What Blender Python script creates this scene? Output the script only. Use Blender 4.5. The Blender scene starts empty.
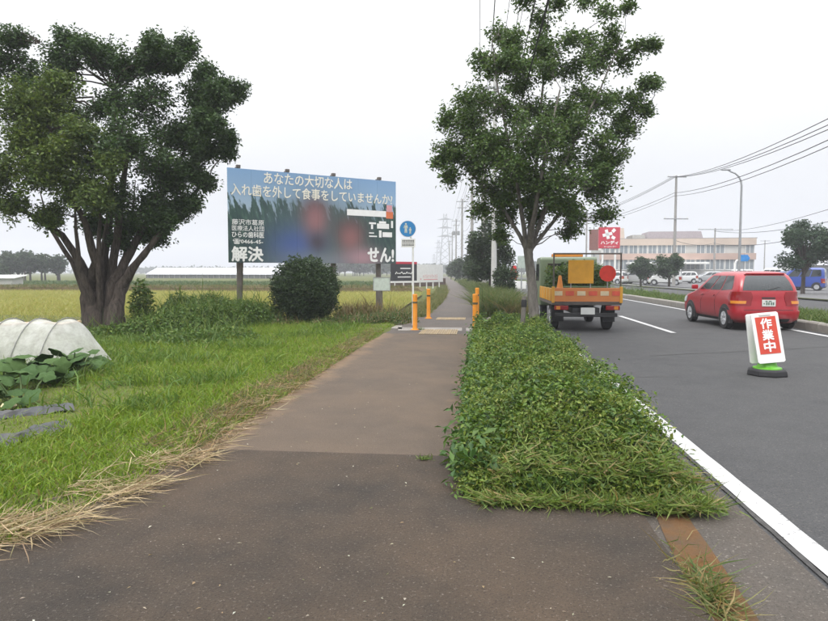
import bpy, bmesh, math, random
import numpy as np
from mathutils import Vector, Matrix

random.seed(7)
rng = np.random.default_rng(11)
R = math.radians
SC = bpy.context.scene
COL = SC.collection

# ------------------------------------------------------------------ camera
CAM_H = 1.45
F, CX, CY, HOR, VPX = 640.0, 414.0, 310.5, 272.0, 480.0
YAW = math.atan((VPX - CX) / F)
PITCH = math.atan((CY - HOR) / F)
cam_d = bpy.data.cameras.new('camera')
cam = bpy.data.objects.new('camera', cam_d)
COL.objects.link(cam)
cam.location = (0, 0, CAM_H)
cam.rotation_euler = (R(90) - PITCH, 0, YAW)
cam_d.sensor_width = 36.0
cam_d.lens = 36.0 * F / 828.0
cam_d.clip_start = 0.05
cam_d.clip_end = 6000
SC.camera = cam

# ------------------------------------------------------------------ sky
world = bpy.data.worlds.new('World')
SC.world = world
world.use_nodes = True
nt = world.node_tree
nt.nodes.clear()
SUN_EL, SUN_AZ = R(58), R(205)
sky = nt.nodes.new('ShaderNodeTexSky')
sky.sky_type = 'NISHITA'
sky.sun_disc = False
sky.sun_elevation = SUN_EL
sky.sun_rotation = SUN_AZ
sky.dust_density = 4.0
hsv = nt.nodes.new('ShaderNodeHueSaturation')
hsv.inputs['Saturation'].default_value = 0.35
nt.links.new(sky.outputs[0], hsv.inputs['Color'])
tc = nt.nodes.new('ShaderNodeTexCoord')
sep = nt.nodes.new('ShaderNodeSeparateXYZ')
nt.links.new(tc.outputs['Generated'], sep.inputs[0])
ramp = nt.nodes.new('ShaderNodeValToRGB')
e = ramp.color_ramp.elements
e[0].position = 0.0; e[0].color = (0.47, 0.49, 0.53, 1)
e[1].position = 1.0; e[1].color = (2.75, 2.8, 2.9, 1)
m = ramp.color_ramp.elements.new(0.16); m.color = (0.62, 0.63, 0.65, 1)
m = ramp.color_ramp.elements.new(0.42); m.color = (0.95, 0.955, 0.965, 1)
nt.links.new(sep.outputs['Z'], ramp.inputs[0])
cn = nt.nodes.new('ShaderNodeTexNoise')
cn.inputs['Scale'].default_value = 2.2
cn.inputs['Detail'].default_value = 4
nt.links.new(tc.outputs['Generated'], cn.inputs['Vector'])
cr = nt.nodes.new('ShaderNodeMapRange')
cr.inputs['From Min'].default_value = 0.3; cr.inputs['From Max'].default_value = 0.7
cr.inputs['To Min'].default_value = 9.6; cr.inputs['To Max'].default_value = 10.5
nt.links.new(cn.outputs['Fac'], cr.inputs['Value'])
vm = nt.nodes.new('ShaderNodeVectorMath'); vm.operation = 'SCALE'
nt.links.new(ramp.outputs[0], vm.inputs[0])
nt.links.new(cr.outputs[0], vm.inputs['Scale'])
mx = nt.nodes.new('ShaderNodeMix'); mx.data_type = 'RGBA'
mx.inputs['Factor'].default_value = 0.93
nt.links.new(hsv.outputs[0], mx.inputs['A'])
nt.links.new(vm.outputs[0], mx.inputs['B'])
bg = nt.nodes.new('ShaderNodeBackground')
bg.inputs['Strength'].default_value = 0.1
nt.links.new(mx.outputs['Result'], bg.inputs['Color'])
wo = nt.nodes.new('ShaderNodeOutputWorld')
nt.links.new(bg.outputs[0], wo.inputs[0])

sun_d = bpy.data.lights.new('sun', 'SUN')
sun_d.energy = 1.3
sun_d.angle = R(22)
sun_d.color = (1.0, 0.96, 0.9)
sun = bpy.data.objects.new('sun', sun_d)
COL.objects.link(sun)
sun.location = (-20, -20, 60)
# light comes from behind-left of the camera
sdir = Vector((-math.cos(SUN_EL) * 0.45, -math.cos(SUN_EL) * 0.9, math.sin(SUN_EL)))
sun.rotation_euler = sdir.to_track_quat('Z', 'Y').to_euler()
sky.sun_rotation = math.atan2(sdir.x, sdir.y)

SC.view_settings.view_transform = 'Standard'
SC.view_settings.look = 'None'
SC.view_settings.gamma = 1
SC.view_settings.use_curve_mapping = False
SC.view_settings.exposure = 0.6
SC.cycles.max_bounces = 8
SC.cycles.transparent_max_bounces = 12

# ------------------------------------------------------------------ placing
_r = Vector((math.cos(YAW), math.sin(YAW), 0))
_h = Vector((-math.sin(YAW), math.cos(YAW), 0))
_fw = _h * math.cos(PITCH) - Vector((0, 0, math.sin(PITCH)))
_up = _h * math.sin(PITCH) + Vector((0, 0, math.cos(PITCH)))
EYE = Vector((0, 0, CAM_H))
def ray(px, py):
    return _fw + _r * ((px - CX) / F) + _up * (-(py - CY) / F)
def at(px, py, d):
    """point seen at that spot of the photograph, d metres ahead"""
    return EYE + ray(px, py) * d
def gnd(px, py, z=0.0):
    v = ray(px, py)
    return EYE + v * ((z - CAM_H) / v.z)
def bend(y):
    """the road and footpath swing gently left beyond the driveway"""
    s = max(0.0, y - 22.0)
    return -0.001 * s * s if s < 31 else -0.961 - 0.062 * (s - 31)
def bend_dir(y):
    s = max(0.0, y - 22.0)
    return math.atan(0.002 * s if s < 31 else 0.062)

# ------------------------------------------------------------------ scene tree
def tag(o, label=None, cat=None, group=None, kind=None):
    if label: o['label'] = label
    if cat: o['category'] = cat
    if group: o['group'] = group
    if kind: o['kind'] = kind
    return o
def thing(name, label, cat, loc=(0, 0, 0), rz=0.0, group=None):
    o = bpy.data.objects.new(name, None)
    o.empty_display_size = 0.2
    COL.objects.link(o)
    o.location = loc
    o.rotation_euler = (0, 0, rz)
    return tag(o, label, cat, group)
def link(name, me, mat, parent=None, loc=None, rot=None):
    o = bpy.data.objects.new(name, me)
    COL.objects.link(o)
    if mat is not None and len(me.materials) == 0: me.materials.append(mat)
    if parent is not None: o.parent = parent
    if loc is not None: o.location = loc
    if rot is not None: o.rotation_euler = rot
    return o
def copy_tree(o, parent=None):
    c = o.copy()
    COL.objects.link(c)
    c.parent = parent
    for ch in o.children: copy_tree(ch, c)
    return c

# ------------------------------------------------------------------ materials
MATS = {}
def base_mat(name, rough=0.7, spec=0.4, metal=0.0):
    m = bpy.data.materials.new(name)
    m.use_nodes = True
    b = m.node_tree.nodes['Principled BSDF']
    b.inputs['Roughness'].default_value = rough
    b.inputs['Specular IOR Level'].default_value = spec
    b.inputs['Metallic'].default_value = metal
    MATS[name] = m
    return m, m.node_tree, b
def N(t, kind, **kw):
    n = t.nodes.new(kind)
    for k, v in kw.items():
        if k in n.inputs: n.inputs[k].default_value = v
        else: setattr(n, k, v)
    return n
def noise(t, scale, detail=3, vec=None, rough=0.55):
    n = t.nodes.new('ShaderNodeTexNoise')
    n.inputs['Scale'].default_value = scale
    n.inputs['Detail'].default_value = detail
    n.inputs['Roughness'].default_value = rough
    if vec is None:
        c = t.nodes.get('TC') or t.nodes.new('ShaderNodeTexCoord')
        c.name = 'TC'
        vec = c.outputs['Object']
    t.links.new(vec, n.inputs['Vector'])
    return n.outputs['Fac']
def crmp(t, fac, stops):
    r = t.nodes.new('ShaderNodeValToRGB')
    el = r.color_ramp.elements
    while len(el) < len(stops): el.new(0.5)
    for q, (p, c) in zip(el, stops):
        q.position = p
        q.color = (*c, 1) if len(c) == 3 else c
    t.links.new(fac, r.inputs[0])
    return r.outputs[0]
def mixc(t, fac, a, b, mode='MIX'):
    m = t.nodes.new('ShaderNodeMix'); m.data_type = 'RGBA'; m.blend_type = mode
    for sock, v in (('Factor', fac), ('A', a), ('B', b)):
        if isinstance(v, (int, float)): m.inputs[sock].default_value = v
        elif isinstance(v, tuple): m.inputs[sock].default_value = (*v, 1)
        else: t.links.new(v, m.inputs[sock])
    return m.outputs['Result']
def mathn(t, op, a, b=None, clamp=False):
    m = t.nodes.new('ShaderNodeMath'); m.operation = op; m.use_clamp = clamp
    for i, v in enumerate((a, b)):
        if v is None: continue
        if isinstance(v, (int, float)): m.inputs[i].default_value = v
        else: t.links.new(v, m.inputs[i])
    return m.outputs[0]
def mrange(t, v, a, b, c=0.0, d=1.0):
    m = t.nodes.new('ShaderNodeMapRange'); m.clamp = True
    m.inputs['From Min'].default_value = a; m.inputs['From Max'].default_value = b
    m.inputs['To Min'].default_value = c; m.inputs['To Max'].default_value = d
    t.links.new(v, m.inputs['Value'])
    return m.outputs[0]
def bump(t, b, h, strength=0.3, dist=0.01):
    n = t.nodes.new('ShaderNodeBump')
    n.inputs['Strength'].default_value = strength
    n.inputs['Distance'].default_value = dist
    t.links.new(h, n.inputs['Height'])
    t.links.new(n.outputs[0], b.inputs['Normal'])
def objxyz(t):
    c = t.nodes.get('TC') or t.nodes.new('ShaderNodeTexCoord'); c.name = 'TC'
    s = t.nodes.new('ShaderNodeSeparateXYZ')
    t.links.new(c.outputs['Object'], s.inputs[0])
    return s.outputs
def simple(name, col, rough=0.6, var=0.15, scale=6.0, metal=0.0, spec=0.4, bmp=0.0, grime=0.0):
    """plain surface with mottled tone, faint dirt and fine relief"""
    if name in MATS: return MATS[name]
    m, t, b = base_mat(name, rough, spec, metal)
    n1 = noise(t, scale, 5)
    lo = tuple(c * (1 - var) for c in col); hi = tuple(min(1, c * (1 + var)) for c in col)
    c = crmp(t, n1, [(0.3, lo), (0.7, hi)])
    if grime:
        n2 = noise(t, scale * 0.45, 6, rough=0.7)
        c = mixc(t, mrange(t, n2, 0.5, 0.75, 0, grime), c, (0.10, 0.085, 0.065))
    t.links.new(c, b.inputs['Base Color'])
    t.links.new(mrange(t, n1, 0.2, 0.8, max(0.03, rough - 0.08), min(1, rough + 0.1)), b.inputs['Roughness'])
    if bmp: bump(t, b, noise(t, scale * 12, 3), bmp, 0.004)
    return m
def asphalt(name, dark, light, brown, brown_amt, speck=0.25, fine=230.0, dirt_x=None):
    m, t, b = base_mat(name, 0.88, 0.3)
    big = noise(t, 0.55, 6, rough=0.65)
    mid = noise(t, 3.1, 6, rough=0.7)
    c = crmp(t, mid, [(0.3, dark), (0.72, light)])
    c = mixc(t, mrange(t, big, 0.38, 0.66, 0, brown_amt), c, brown)
    fn = noise(t, fine, 2, rough=0.8)
    c = mixc(t, mrange(t, fn, 0.52, 0.70, 0, 0.75), c, tuple(x * 0.35 for x in dark))
    fn2 = noise(t, fine * 0.62, 2, rough=0.8)
    c = mixc(t, mrange(t, fn2, 0.60, 0.74, 0, speck), c, (0.30, 0.27, 0.235))
    vo = N(t, 'ShaderNodeTexVoronoi', Scale=9.0)
    t.links.new(t.nodes['TC'].outputs['Object'], vo.inputs['Vector'])
    pebble = mathn(t, 'MULTIPLY', mrange(t, vo.outputs['Distance'], 0.05, 0.03, 0, 0.6), mrange(t, noise(t, 5.0, 2), .52, .6))
    c = mixc(t, pebble, c, (0.33, 0.31, 0.28))
    if dirt_x is not None:
        o = objxyz(t)
        wob = mathn(t, 'ADD', o[0], mathn(t, 'MULTIPLY', mathn(t, 'SUBTRACT', noise(t, 1.9, 5, rough=0.7), 0.5), 0.9))
        for (a0, a1, amt) in dirt_x:
            c = mixc(t, mrange(t, wob, a0, a1, 0, amt), c, (0.255, 0.165, 0.095))
    t.links.new(c, b.inputs['Base Color'])
    hsum = mathn(t, 'ADD', fn, fn2)
    bump(t, b, hsum, 0.8, 0.010)
    return m
M_PATH = asphalt('path_asphalt', (0.080, 0.062, 0.047), (0.106, 0.080, 0.060), (0.138, 0.098, 0.067), 0.7, 0.3, 110.0, dirt_x=[(-0.30, 0.06, 0.75), (-1.98, -2.3, 0.6)])
M_APRON = asphalt('old_asphalt', (0.026, 0.0215, 0.0175), (0.050, 0.039, 0.0295), (0.082, 0.056, 0.036), 0.85, 0.42, 85.0)
M_DRIVE = asphalt('driveway_asphalt', (0.075, 0.066, 0.06), (0.105, 0.09, 0.08), (0.12, 0.095, 0.075), 0.5, 0.2)
M_ROAD = asphalt('road_asphalt', (0.046, 0.046, 0.0475), (0.064, 0.064, 0.066), (0.076, 0.075, 0.074), 0.55, 0.35, 90.0)
M_LOT = asphalt('lot_asphalt', (0.11, 0.11, 0.112), (0.14, 0.14, 0.142), (0.15, 0.145, 0.14), 0.4, 0.2, 40)
M_GUTTER = asphalt('gutter_concrete', (0.062, 0.055, 0.048), (0.088, 0.077, 0.067), (0.098, 0.076, 0.058), 0.6, 0.6, 80)

def paint_mat(name, col, under, wear):
    m, t, b = base_mat(name, 0.6, 0.3)
    n1 = noise(t, 28, 6, rough=0.75); n2 = noise(t, 2.0, 4)
    w = mathn(t, 'ADD', mathn(t, 'MULTIPLY', n1, 0.7), mathn(t, 'MULTIPLY', n2, 0.3))
    c = crmp(t, noise(t, 9, 4), [(0.3, tuple(x * 0.86 for x in col)), (0.7, col)])
    c = mixc(t, mrange(t, w, wear, wear + 0.05), c, under)
    t.links.new(c, b.inputs['Base Color'])
    bump(t, b, noise(t, 220, 2), 0.3, 0.003)
    return m
M_LINE = paint_mat('road_paint_white', (0.47, 0.465, 0.46), (0.09, 0.09, 0.09), 0.57)
M_LINE_OLD = paint_mat('worn_paint_white', (0.26, 0.235, 0.205), (0.10, 0.09, 0.08), 0.50)
M_TILE = paint_mat('tactile_yellow', (0.30, 0.22, 0.11), (0.14, 0.11, 0.08), 0.50)

def soil_mat(name, a, b_, c_, scale=2.0):
    m, t, b = base_mat(name, 0.95, 0.1)
    n1 = noise(t, scale, 6, rough=0.7); n2 = noise(t, scale * 14, 5, rough=0.75)
    c = crmp(t, n1, [(0.3, a), (0.5, b_), (0.7, c_)])
    c = mixc(t, mrange(t, n2, 0.4, 0.7, 0, 0.5), c, tuple(x * 0.6 for x in a))
    t.links.new(c, b.inputs['Base Color'])
    bump(t, b, n2, 0.6, 0.03)
    return m
M_GROUND = soil_mat('grassy_soil', (0.075, 0.085, 0.028), (0.10, 0.115, 0.032), (0.13, 0.11, 0.055), 0.5)
M_PADDY = soil_mat('paddy_floor', (0.17, 0.16, 0.05), (0.20, 0.19, 0.06), (0.18, 0.15, 0.06), 0.3)
M_SOIL = soil_mat('bed_soil', (0.05, 0.045, 0.028), (0.06, 0.055, 0.03), (0.075, 0.06, 0.04), 3)
M_RUST = soil_mat('rusty_dirt', (0.165, 0.080, 0.032), (0.13, 0.078, 0.042), (0.09, 0.072, 0.056), 3.5)
M_DRYBANK = soil_mat('dry_bank', (0.14, 0.115, 0.055), (0.16, 0.12, 0.065), (0.10, 0.11, 0.04), 0.7)

def leaf_mat(name, trans=0.3, rough=0.55):
    m = bpy.data.materials.new(name); m.use_nodes = True
    t = m.node_tree; b = t.nodes['Principled BSDF']; out = t.nodes['Material Output']
    at_ = t.nodes.new('ShaderNodeAttribute'); at_.attribute_name = 'tint'
    b.inputs['Roughness'].default_value = rough
    b.inputs['Specular IOR Level'].default_value = 0.35
    n = noise(t, 40, 3)
    c = mixc(t, 1.0, at_.outputs['Color'], crmp(t, n, [(0.3, (0.78, 0.8, 0.75)), (0.7, (1, 1, 1))]), 'MULTIPLY')
    t.links.new(c, b.inputs['Base Color'])
    tr = t.nodes.new('ShaderNodeBsdfTranslucent')
    t.links.new(mixc(t, 1.0, c, (1.0, 1.0, 0.55), 'MULTIPLY'), tr.inputs['Color'])
    ms = t.nodes.new('ShaderNodeMixShader'); ms.inputs[0].default_value = trans
    t.links.new(b.outputs[0], ms.inputs[1]); t.links.new(tr.outputs[0], ms.inputs[2])
    t.links.new(ms.outputs[0], out.inputs['Surface'])
    MATS[name] = m
    return m
M_LEAF = leaf_mat('leaf', 0.30)
M_BLADE = leaf_mat('grass_blade', 0.35, 0.6)
M_STRAW = leaf_mat('dry_straw', 0.15, 0.8)
def bark_mat(name, a, b_):
    m, t, b = base_mat(name, 0.9, 0.2)
    mp = t.nodes.new('ShaderNodeMapping'); mp.inputs['Scale'].default_value = (1, 1, 0.22)
    c0 = t.nodes.new('ShaderNodeTexCoord'); t.links.new(c0.outputs['Object'], mp.inputs[0])
    n1 = noise(t, 16, 6, mp.outputs[0], 0.7)
    t.links.new(crmp(t, n1, [(0.35, a), (0.65, b_)]), b.inputs['Base Color'])
    bump(t, b, n1, 0.8, 0.03)
    return m
M_BARK = bark_mat('bark_brown', (0.032, 0.025, 0.021), (0.105, 0.085, 0.072))
M_BARK2 = bark_mat('bark_grey', (0.08, 0.072, 0.064), (0.19, 0.175, 0.155))
M_CONC = simple('concrete', (0.30, 0.29, 0.27), 0.85, 0.2, 5, bmp=0.3, grime=0.35)
M_KERB = simple('kerb_concrete', (0.22, 0.205, 0.18), 0.9, 0.25, 3, bmp=0.4, grime=0.6)
M_POLE = simple('pole_concrete', (0.30, 0.29, 0.275), 0.8, 0.12, 2, grime=0.2)
M_POLE_PALE = simple('pole_pale', (0.46, 0.46, 0.45), 0.7, 0.1, 2, grime=0.2)
M_STEEL = simple('galvanised_steel', (0.33, 0.34, 0.35), 0.5, 0.12, 8, metal=0.6)
M_DARKSTEEL = simple('dark_steel', (0.10, 0.085, 0.075), 0.6, 0.25, 6, grime=0.4)
M_WIRE = simple('cable_black', (0.05, 0.05, 0.052), 0.7, 0.1)
M_WHITE = simple('white_paint', (0.72, 0.72, 0.70), 0.5, 0.06, 4, grime=0.12)
M_ORANGE = simple('orange_urethane', (0.72, 0.27, 0.022), 0.5, 0.1, 5, grime=0.12)
M_REFL = simple('reflector_dark', (0.10, 0.085, 0.04), 0.3, 0.2, 40)
M_BLACK = simple('black_rubber', (0.022, 0.022, 0.024), 0.75, 0.2, 10, bmp=0.2)
M_SIGNBLUE = simple('sign_blue', (0.025, 0.20, 0.46), 0.4, 0.08, 3)
M_RED = simple('sign_red', (0.48, 0.02, 0.045), 0.45, 0.06, 3)

# ------------------------------------------------------------------ mesh builders
class MB:
    def __init__(s): s.v = []; s.f = []
    def add(s, vs, fs):
        o = len(s.v); s.v += [tuple(p) for p in vs]; s.f += [tuple(i + o for i in q) for q in fs]; return s
    def box(s, c, size, rz=0.0, taper=1.0):
        x, y, z = (q / 2 for q in size)
        P = []
        for dz in (-1, 1):
            k = taper if dz > 0 else 1
            for a, b in ((-1, -1), (1, -1), (1, 1), (-1, 1)):
                P.append(Vector((a * x * k, b * y * k, dz * z)))
        M = Matrix.Rotation(rz, 3, 'Z')
        return s.add([M @ p + Vector(c) for p in P], [(3, 2, 1, 0), (4, 5, 6, 7), (0, 1, 5, 4), (1, 2, 6, 5), (2, 3, 7, 6), (3, 0, 4, 7)])
    def tube(s, pts, rad, n=8, cap=True):
        pts = [Vector(p) for p in pts]
        if not hasattr(rad, '__len__'): rad = [rad] * len(pts)
        ref = None; rings = []
        for i, p in enumerate(pts):
            d = (pts[min(i + 1, len(pts) - 1)] - pts[max(i - 1, 0)]).normalized()
            if ref is None: ref = d.orthogonal().normalized()
            ref = (ref - d * ref.dot(d))
            ref = ref.normalized() if ref.length > 1e-6 else d.orthogonal().normalized()
            b = d.cross(ref)
            rings.append([p + (ref * math.cos(2 * math.pi * k / n) + b * math.sin(2 * math.pi * k / n)) * rad[i] for k in range(n)])
        vs = [q for r in rings for q in r]; fs = []
        for i in range(len(pts) - 1):
            for k in range(n):
                a = i * n + k; b_ = i * n + (k + 1) % n
                fs.append((a, b_, b_ + n, a + n))
        if cap:
            fs.append(tuple(range(n - 1, -1, -1))); fs.append(tuple(range(len(vs) - n, len(vs))))
        return s.add(vs, fs)
    def lathe(s, prof, n=20, c=(0, 0, 0), axis='Z'):
        vs = []; fs = []
        for (r, h) in prof:
            for k in range(n):
                a = 2 * math.pi * k / n
                p = (r * math.cos(a), r * math.sin(a), h) if axis == 'Z' else ((h, r * math.cos(a), r * math.sin(a)) if axis == 'X' else (r * math.cos(a), h, r * math.sin(a)))
                vs.append((p[0] + c[0], p[1] + c[1], p[2] + c[2]))
        for i in range(len(prof) - 1):
            for k in range(n):
                a = i * n + k; b = i * n + (k + 1) % n
                fs.append((a, b, b + n, a + n))
        fs.append(tuple(range(n - 1, -1, -1))); fs.append(tuple(range(len(vs) - n, len(vs))))
        return s.add(vs, fs)
    def prism(s, poly, y0, y1):
        """outline in x,z given thickness along y"""
        n = len(poly)
        vs = [(p[0], y0, p[1]) for p in poly] + [(p[0], y1, p[1]) for p in poly]
        fs = [tuple(range(n)), tuple(range(2 * n - 1, n - 1, -1))] + [(i, i + n, (i + 1) % n + n, (i + 1) % n) for i in range(n)]
        return s.add(vs, fs)
    def mesh(s, name, smooth=False, bevel=0.0, seg=2):
        me = bpy.data.meshes.new(name)
        me.from_pydata(s.v, [], s.f)
        bm = bmesh.new(); bm.from_mesh(me)
        bmesh.ops.recalc_face_normals(bm, faces=bm.faces)
        if bevel:
            bmesh.ops.bevel(bm, geom=[q for q in bm.edges if q.calc_face_angle(0) > 0.5], offset=bevel, segments=seg, affect='EDGES', profile=0.6, clamp_overlap=True)
        bm.to_mesh(me); bm.free()
        if smooth:
            for p in me.polygons: p.use_smooth = True
            me.set_sharp_from_angle(angle=R(38))
        me.update()
        return me
    def build(s, name, mat, parent=None, smooth=False, bevel=0.0, seg=2, **kw):
        return link(name, s.mesh(name, smooth, bevel, seg), mat, parent, **kw)

def np_mesh(name, co, tris, tint=None):
    me = bpy.data.meshes.new(name)
    me.vertices.add(len(co)); me.vertices.foreach_set('co', np.asarray(co, np.float32).ravel())
    nt_ = len(tris)
    me.loops.add(nt_ * 3); me.loops.foreach_set('vertex_index', np.asarray(tris, np.int32).ravel())
    me.polygons.add(nt_); me.polygons.foreach_set('loop_start', np.arange(0, nt_ * 3, 3, dtype=np.int32))
    if tint is not None:
        a = me.color_attributes.new('tint', 'FLOAT_COLOR', 'POINT')
        c4 = np.ones((len(co), 4), np.float32); c4[:, :3] = tint
        a.data.foreach_set('color', c4.ravel())
    me.update(); me.validate()
    return me
def unit(a): return a / np.maximum(1e-9, np.linalg.norm(a, axis=1, keepdims=True))
def rand_dirs(n):
    return unit(rng.normal(size=(n, 3)))
def leaves_np(P, D, Nn, L, W, tint, fold=0.18):
    """pointed leaves folded along the rib, two triangles each side-sharing"""
    D = unit(D); S = unit(np.cross(D, Nn)); U = np.cross(S, D)
    L = L[:, None]; W = W[:, None]
    mid = P + D * L * 0.45
    co = np.stack([P, mid + S * W * 0.5 + U * W * fold, P + D * L - U * L * 0.12, mid - S * W * 0.5 + U * W * fold], 1).reshape(-1, 3)
    i = np.arange(len(P))[:, None] * 4
    tr = np.concatenate([i + [0, 1, 2], i + [0, 2, 3]], 1).reshape(-1, 3)
    return co, tr, np.repeat(tint, 4, axis=0)
def blades_np(P, D, bendv, Ht, W, tint, tipt=None):
    """grass blades: two bent segments narrowing to a tip"""
    D = unit(D); S = unit(np.cross(D, rand_dirs(len(P))))
    Ht = Ht[:, None]; W = W[:, None]
    m_ = P + D * Ht * 0.55 + bendv * 0.25; t_ = P + D * Ht * 0.92 + bendv
    co = np.stack([P - S * W * .5, P + S * W * .5, m_ + S * W * .4, m_ - S * W * .4, t_], 1).reshape(-1, 3)
    i = np.arange(len(P))[:, None] * 5
    tr = np.concatenate([i + [0, 1, 2], i + [0, 2, 3], i + [3, 2, 4]], 1).reshape(-1, 3)
    tt = np.repeat(tint, 5, axis=0)
    if tipt is not None: tt[4::5] = tipt
    return co, tr, tt
def merge(parts):
    co = []; tr = []; ti = []; o = 0
    for c, t, k in parts:
        co.append(c); tr.append(t + o); ti.append(k); o += len(c)
    return np.concatenate(co), np.concatenate(tr), np.concatenate(ti)
def tints(n, cols, w=None, jit=0.18):
    cols = np.array(cols, float)
    k = rng.choice(len(cols), size=n, p=w)
    t = cols[k] * (1 + rng.uniform(-jit, jit, (n, 1))) * (1 + rng.uniform(-.06, .06, (n, 3)))
    return np.clip(t, 0.004, 1)
def vnoise(x, y, s=1.0, seed=0):
    """cheap smooth noise from a few sines"""
    r = np.random.default_rng(seed); o = 0
    for k in range(5):
        a, b, p = r.uniform(-1, 1), r.uniform(-1, 1), r.uniform(0, 6.28)
        o = o + np.sin((a * x + b * y) * s * (1 + k * .7) * 2 + p)
    return o / 5

# text -> mesh, fitted into a box on the x,z plane facing -y
def text_mesh(body, bold=0.0, font_bold=0.0):
    cu = bpy.data.curves.new('t', 'FONT'); cu.body = body; cu.size = 1.0
    cu.offset = bold; cu.resolution_u = 2
    ob = bpy.data.objects.new('t', cu); COL.objects.link(ob)
    dg = bpy.context.evaluated_depsgraph_get()
    me = bpy.data.meshes.new_from_object(ob.evaluated_get(dg))
    bpy.data.objects.remove(ob); bpy.data.curves.remove(cu)
    me.materials.clear()
    return me
def lettering(body, x0, x1, z0, z1, mat, parent, y=-0.01, bold=0.012, name='lettering'):
    """fits a line of type into a box; heavier strokes come from slightly shifted layers"""
    me = text_mesh(body, 0.0)
    n = len(me.vertices); co = np.empty(n * 3, np.float32); me.vertices.foreach_get('co', co); co = co.reshape(-1, 3)
    a, b = co.min(0), co.max(0)
    u = (co[:, 0] - a[0]) / max(1e-6, b[0] - a[0]); v = (co[:, 1] - a[1]) / max(1e-6, b[1] - a[1])
    em = (x1 - x0) / max(1e-6, b[0] - a[0])
    fs = [tuple(p.vertices) for p in me.polygons]
    bpy.data.meshes.remove(me)
    mb = MB(); k = bold * em
    for q, (dx, dz) in enumerate(((0, 0), (k, 0), (-k, 0), (0, k), (0, -k))):
        mb.add(np.stack([x0 + u * (x1 - x0) + dx, np.full(n, y - q * .0006), z0 + v * (z1 - z0) + dz], 1).tolist(), fs)
    me = bpy.data.meshes.new(name); me.from_pydata(mb.v, [], mb.f)
    return link(name, me, mat, parent)

# ================================================================== SETTING
def smooth01(t):
    t = np.clip(t, 0, 1); return t * t * (3 - 2 * t)
def BENDV(y):
    s = np.maximum(0, y - 22.0)
    return np.where(s < 31, -0.001 * s * s, -0.961 - 0.062 * (s - 31))
def H(x, y):
    """height of the open ground"""
    x = np.asarray(x, float); y = np.asarray(y, float)
    xr = x - BENDV(y)
    left = smooth01((-2.0 - 0.75 * smooth01((4.9 - y) / 1.8) - xr) / 0.35)
    z = -0.07 + 0.10 * left
    z = z + left * 0.03 * vnoise(x, y, 1.3, 3)
    z = z + left * 0.07 * np.exp(-(((x + 5.2) / 2.6) ** 2 + ((y - 16.2) / 2.4) ** 2))
    drop = smooth01((y - 18.2 - 0.25 * np.minimum(0, x + 9) * -1) / 2.0) * smooth01((-2.4 - xr) / 0.8)
    drop = np.where(y > 46, drop * (1 - smooth01((y - 46) / 2)), drop)
    z = z - 0.36 * drop
    return z
def strip(name, x0, x1, y0, y1, z, mat, step=2.0, follow=True, parent=None, kind='structure', sub=1, edge=0.0):
    ys = np.arange(y0, y1 + 1e-6, step)
    if ys[-1] < y1 - 1e-6: ys = np.append(ys, y1)
    mb = MB(); vs = []; fs = []
    cols = np.linspace(x0, x1, sub + 1)
    for y in ys:
        for j, x in enumerate(cols):
            jit = (random.uniform(-edge, edge) if j in (0, sub) else 0)
            vs.append((x + (bend(y) if follow else 0) + jit, y, z))
    w = sub + 1
    for i in range(len(ys) - 1):
        for j in range(sub): fs.append((i * w + j, i * w + j + 1, (i + 1) * w + j + 1, (i + 1) * w + j))
    mb.add(vs, fs)
    o = mb.build(name, mat, parent)
    if kind: o['kind'] = kind
    return o
# the open ground as one sheet out to the horizon
xs = np.concatenate([[-2500, -1200, -600, -300, -150, -90, -60], np.arange(-44, -12, 1.6), np.arange(-12, 3, 0.3), [4, 8, 14, 20, 40, 90, 200, 500, 1200, 2500]])
ys = np.concatenate([[-400, -100, -30, -8], np.arange(-2, 24, 0.35), np.arange(24, 60, 1.2), [62, 75, 90, 120, 180, 300, 600, 1200, 2600]])
X, Y = np.meshgrid(xs, ys); Z = H(X, Y)
co = np.stack([X.ravel(), Y.ravel(), Z.ravel()], 1)
nx, ny = len(xs), len(ys)
fc = [(i * nx + j, i * nx + j + 1, (i + 1) * nx + j + 1, (i + 1) * nx + j) for i in range(ny - 1) for j in range(nx - 1)]
me = bpy.data.meshes.new('ground'); me.from_pydata(co.tolist(), [], fc)
for p in me.polygons: p.use_smooth = True
link('ground', me, M_GROUND)['kind'] = 'structure'

# footpath in its four surfaces, butted end to end
strip('footpath_apron', -3.3, 0.98, -3, 4.02, 0.0, M_APRON, 0.5, sub=6)
strip('footpath_patch', -2.55, -0.02, 4.02, 4.98, 0.0, M_APRON, 0.24, sub=6)
strip('footpath', -2.32, -0.02, 4.98, 15.0, 0.0, M_PATH, 0.25, sub=6)
strip('driveway', -4.2, 1.28, 15.0, 20.4, 0.0, M_DRIVE, 0.9, sub=4)
strip('footpath_beyond', -1.78, -0.02, 20.4, 230, 0.004, M_DRIVE, 2.0, sub=2)
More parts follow.
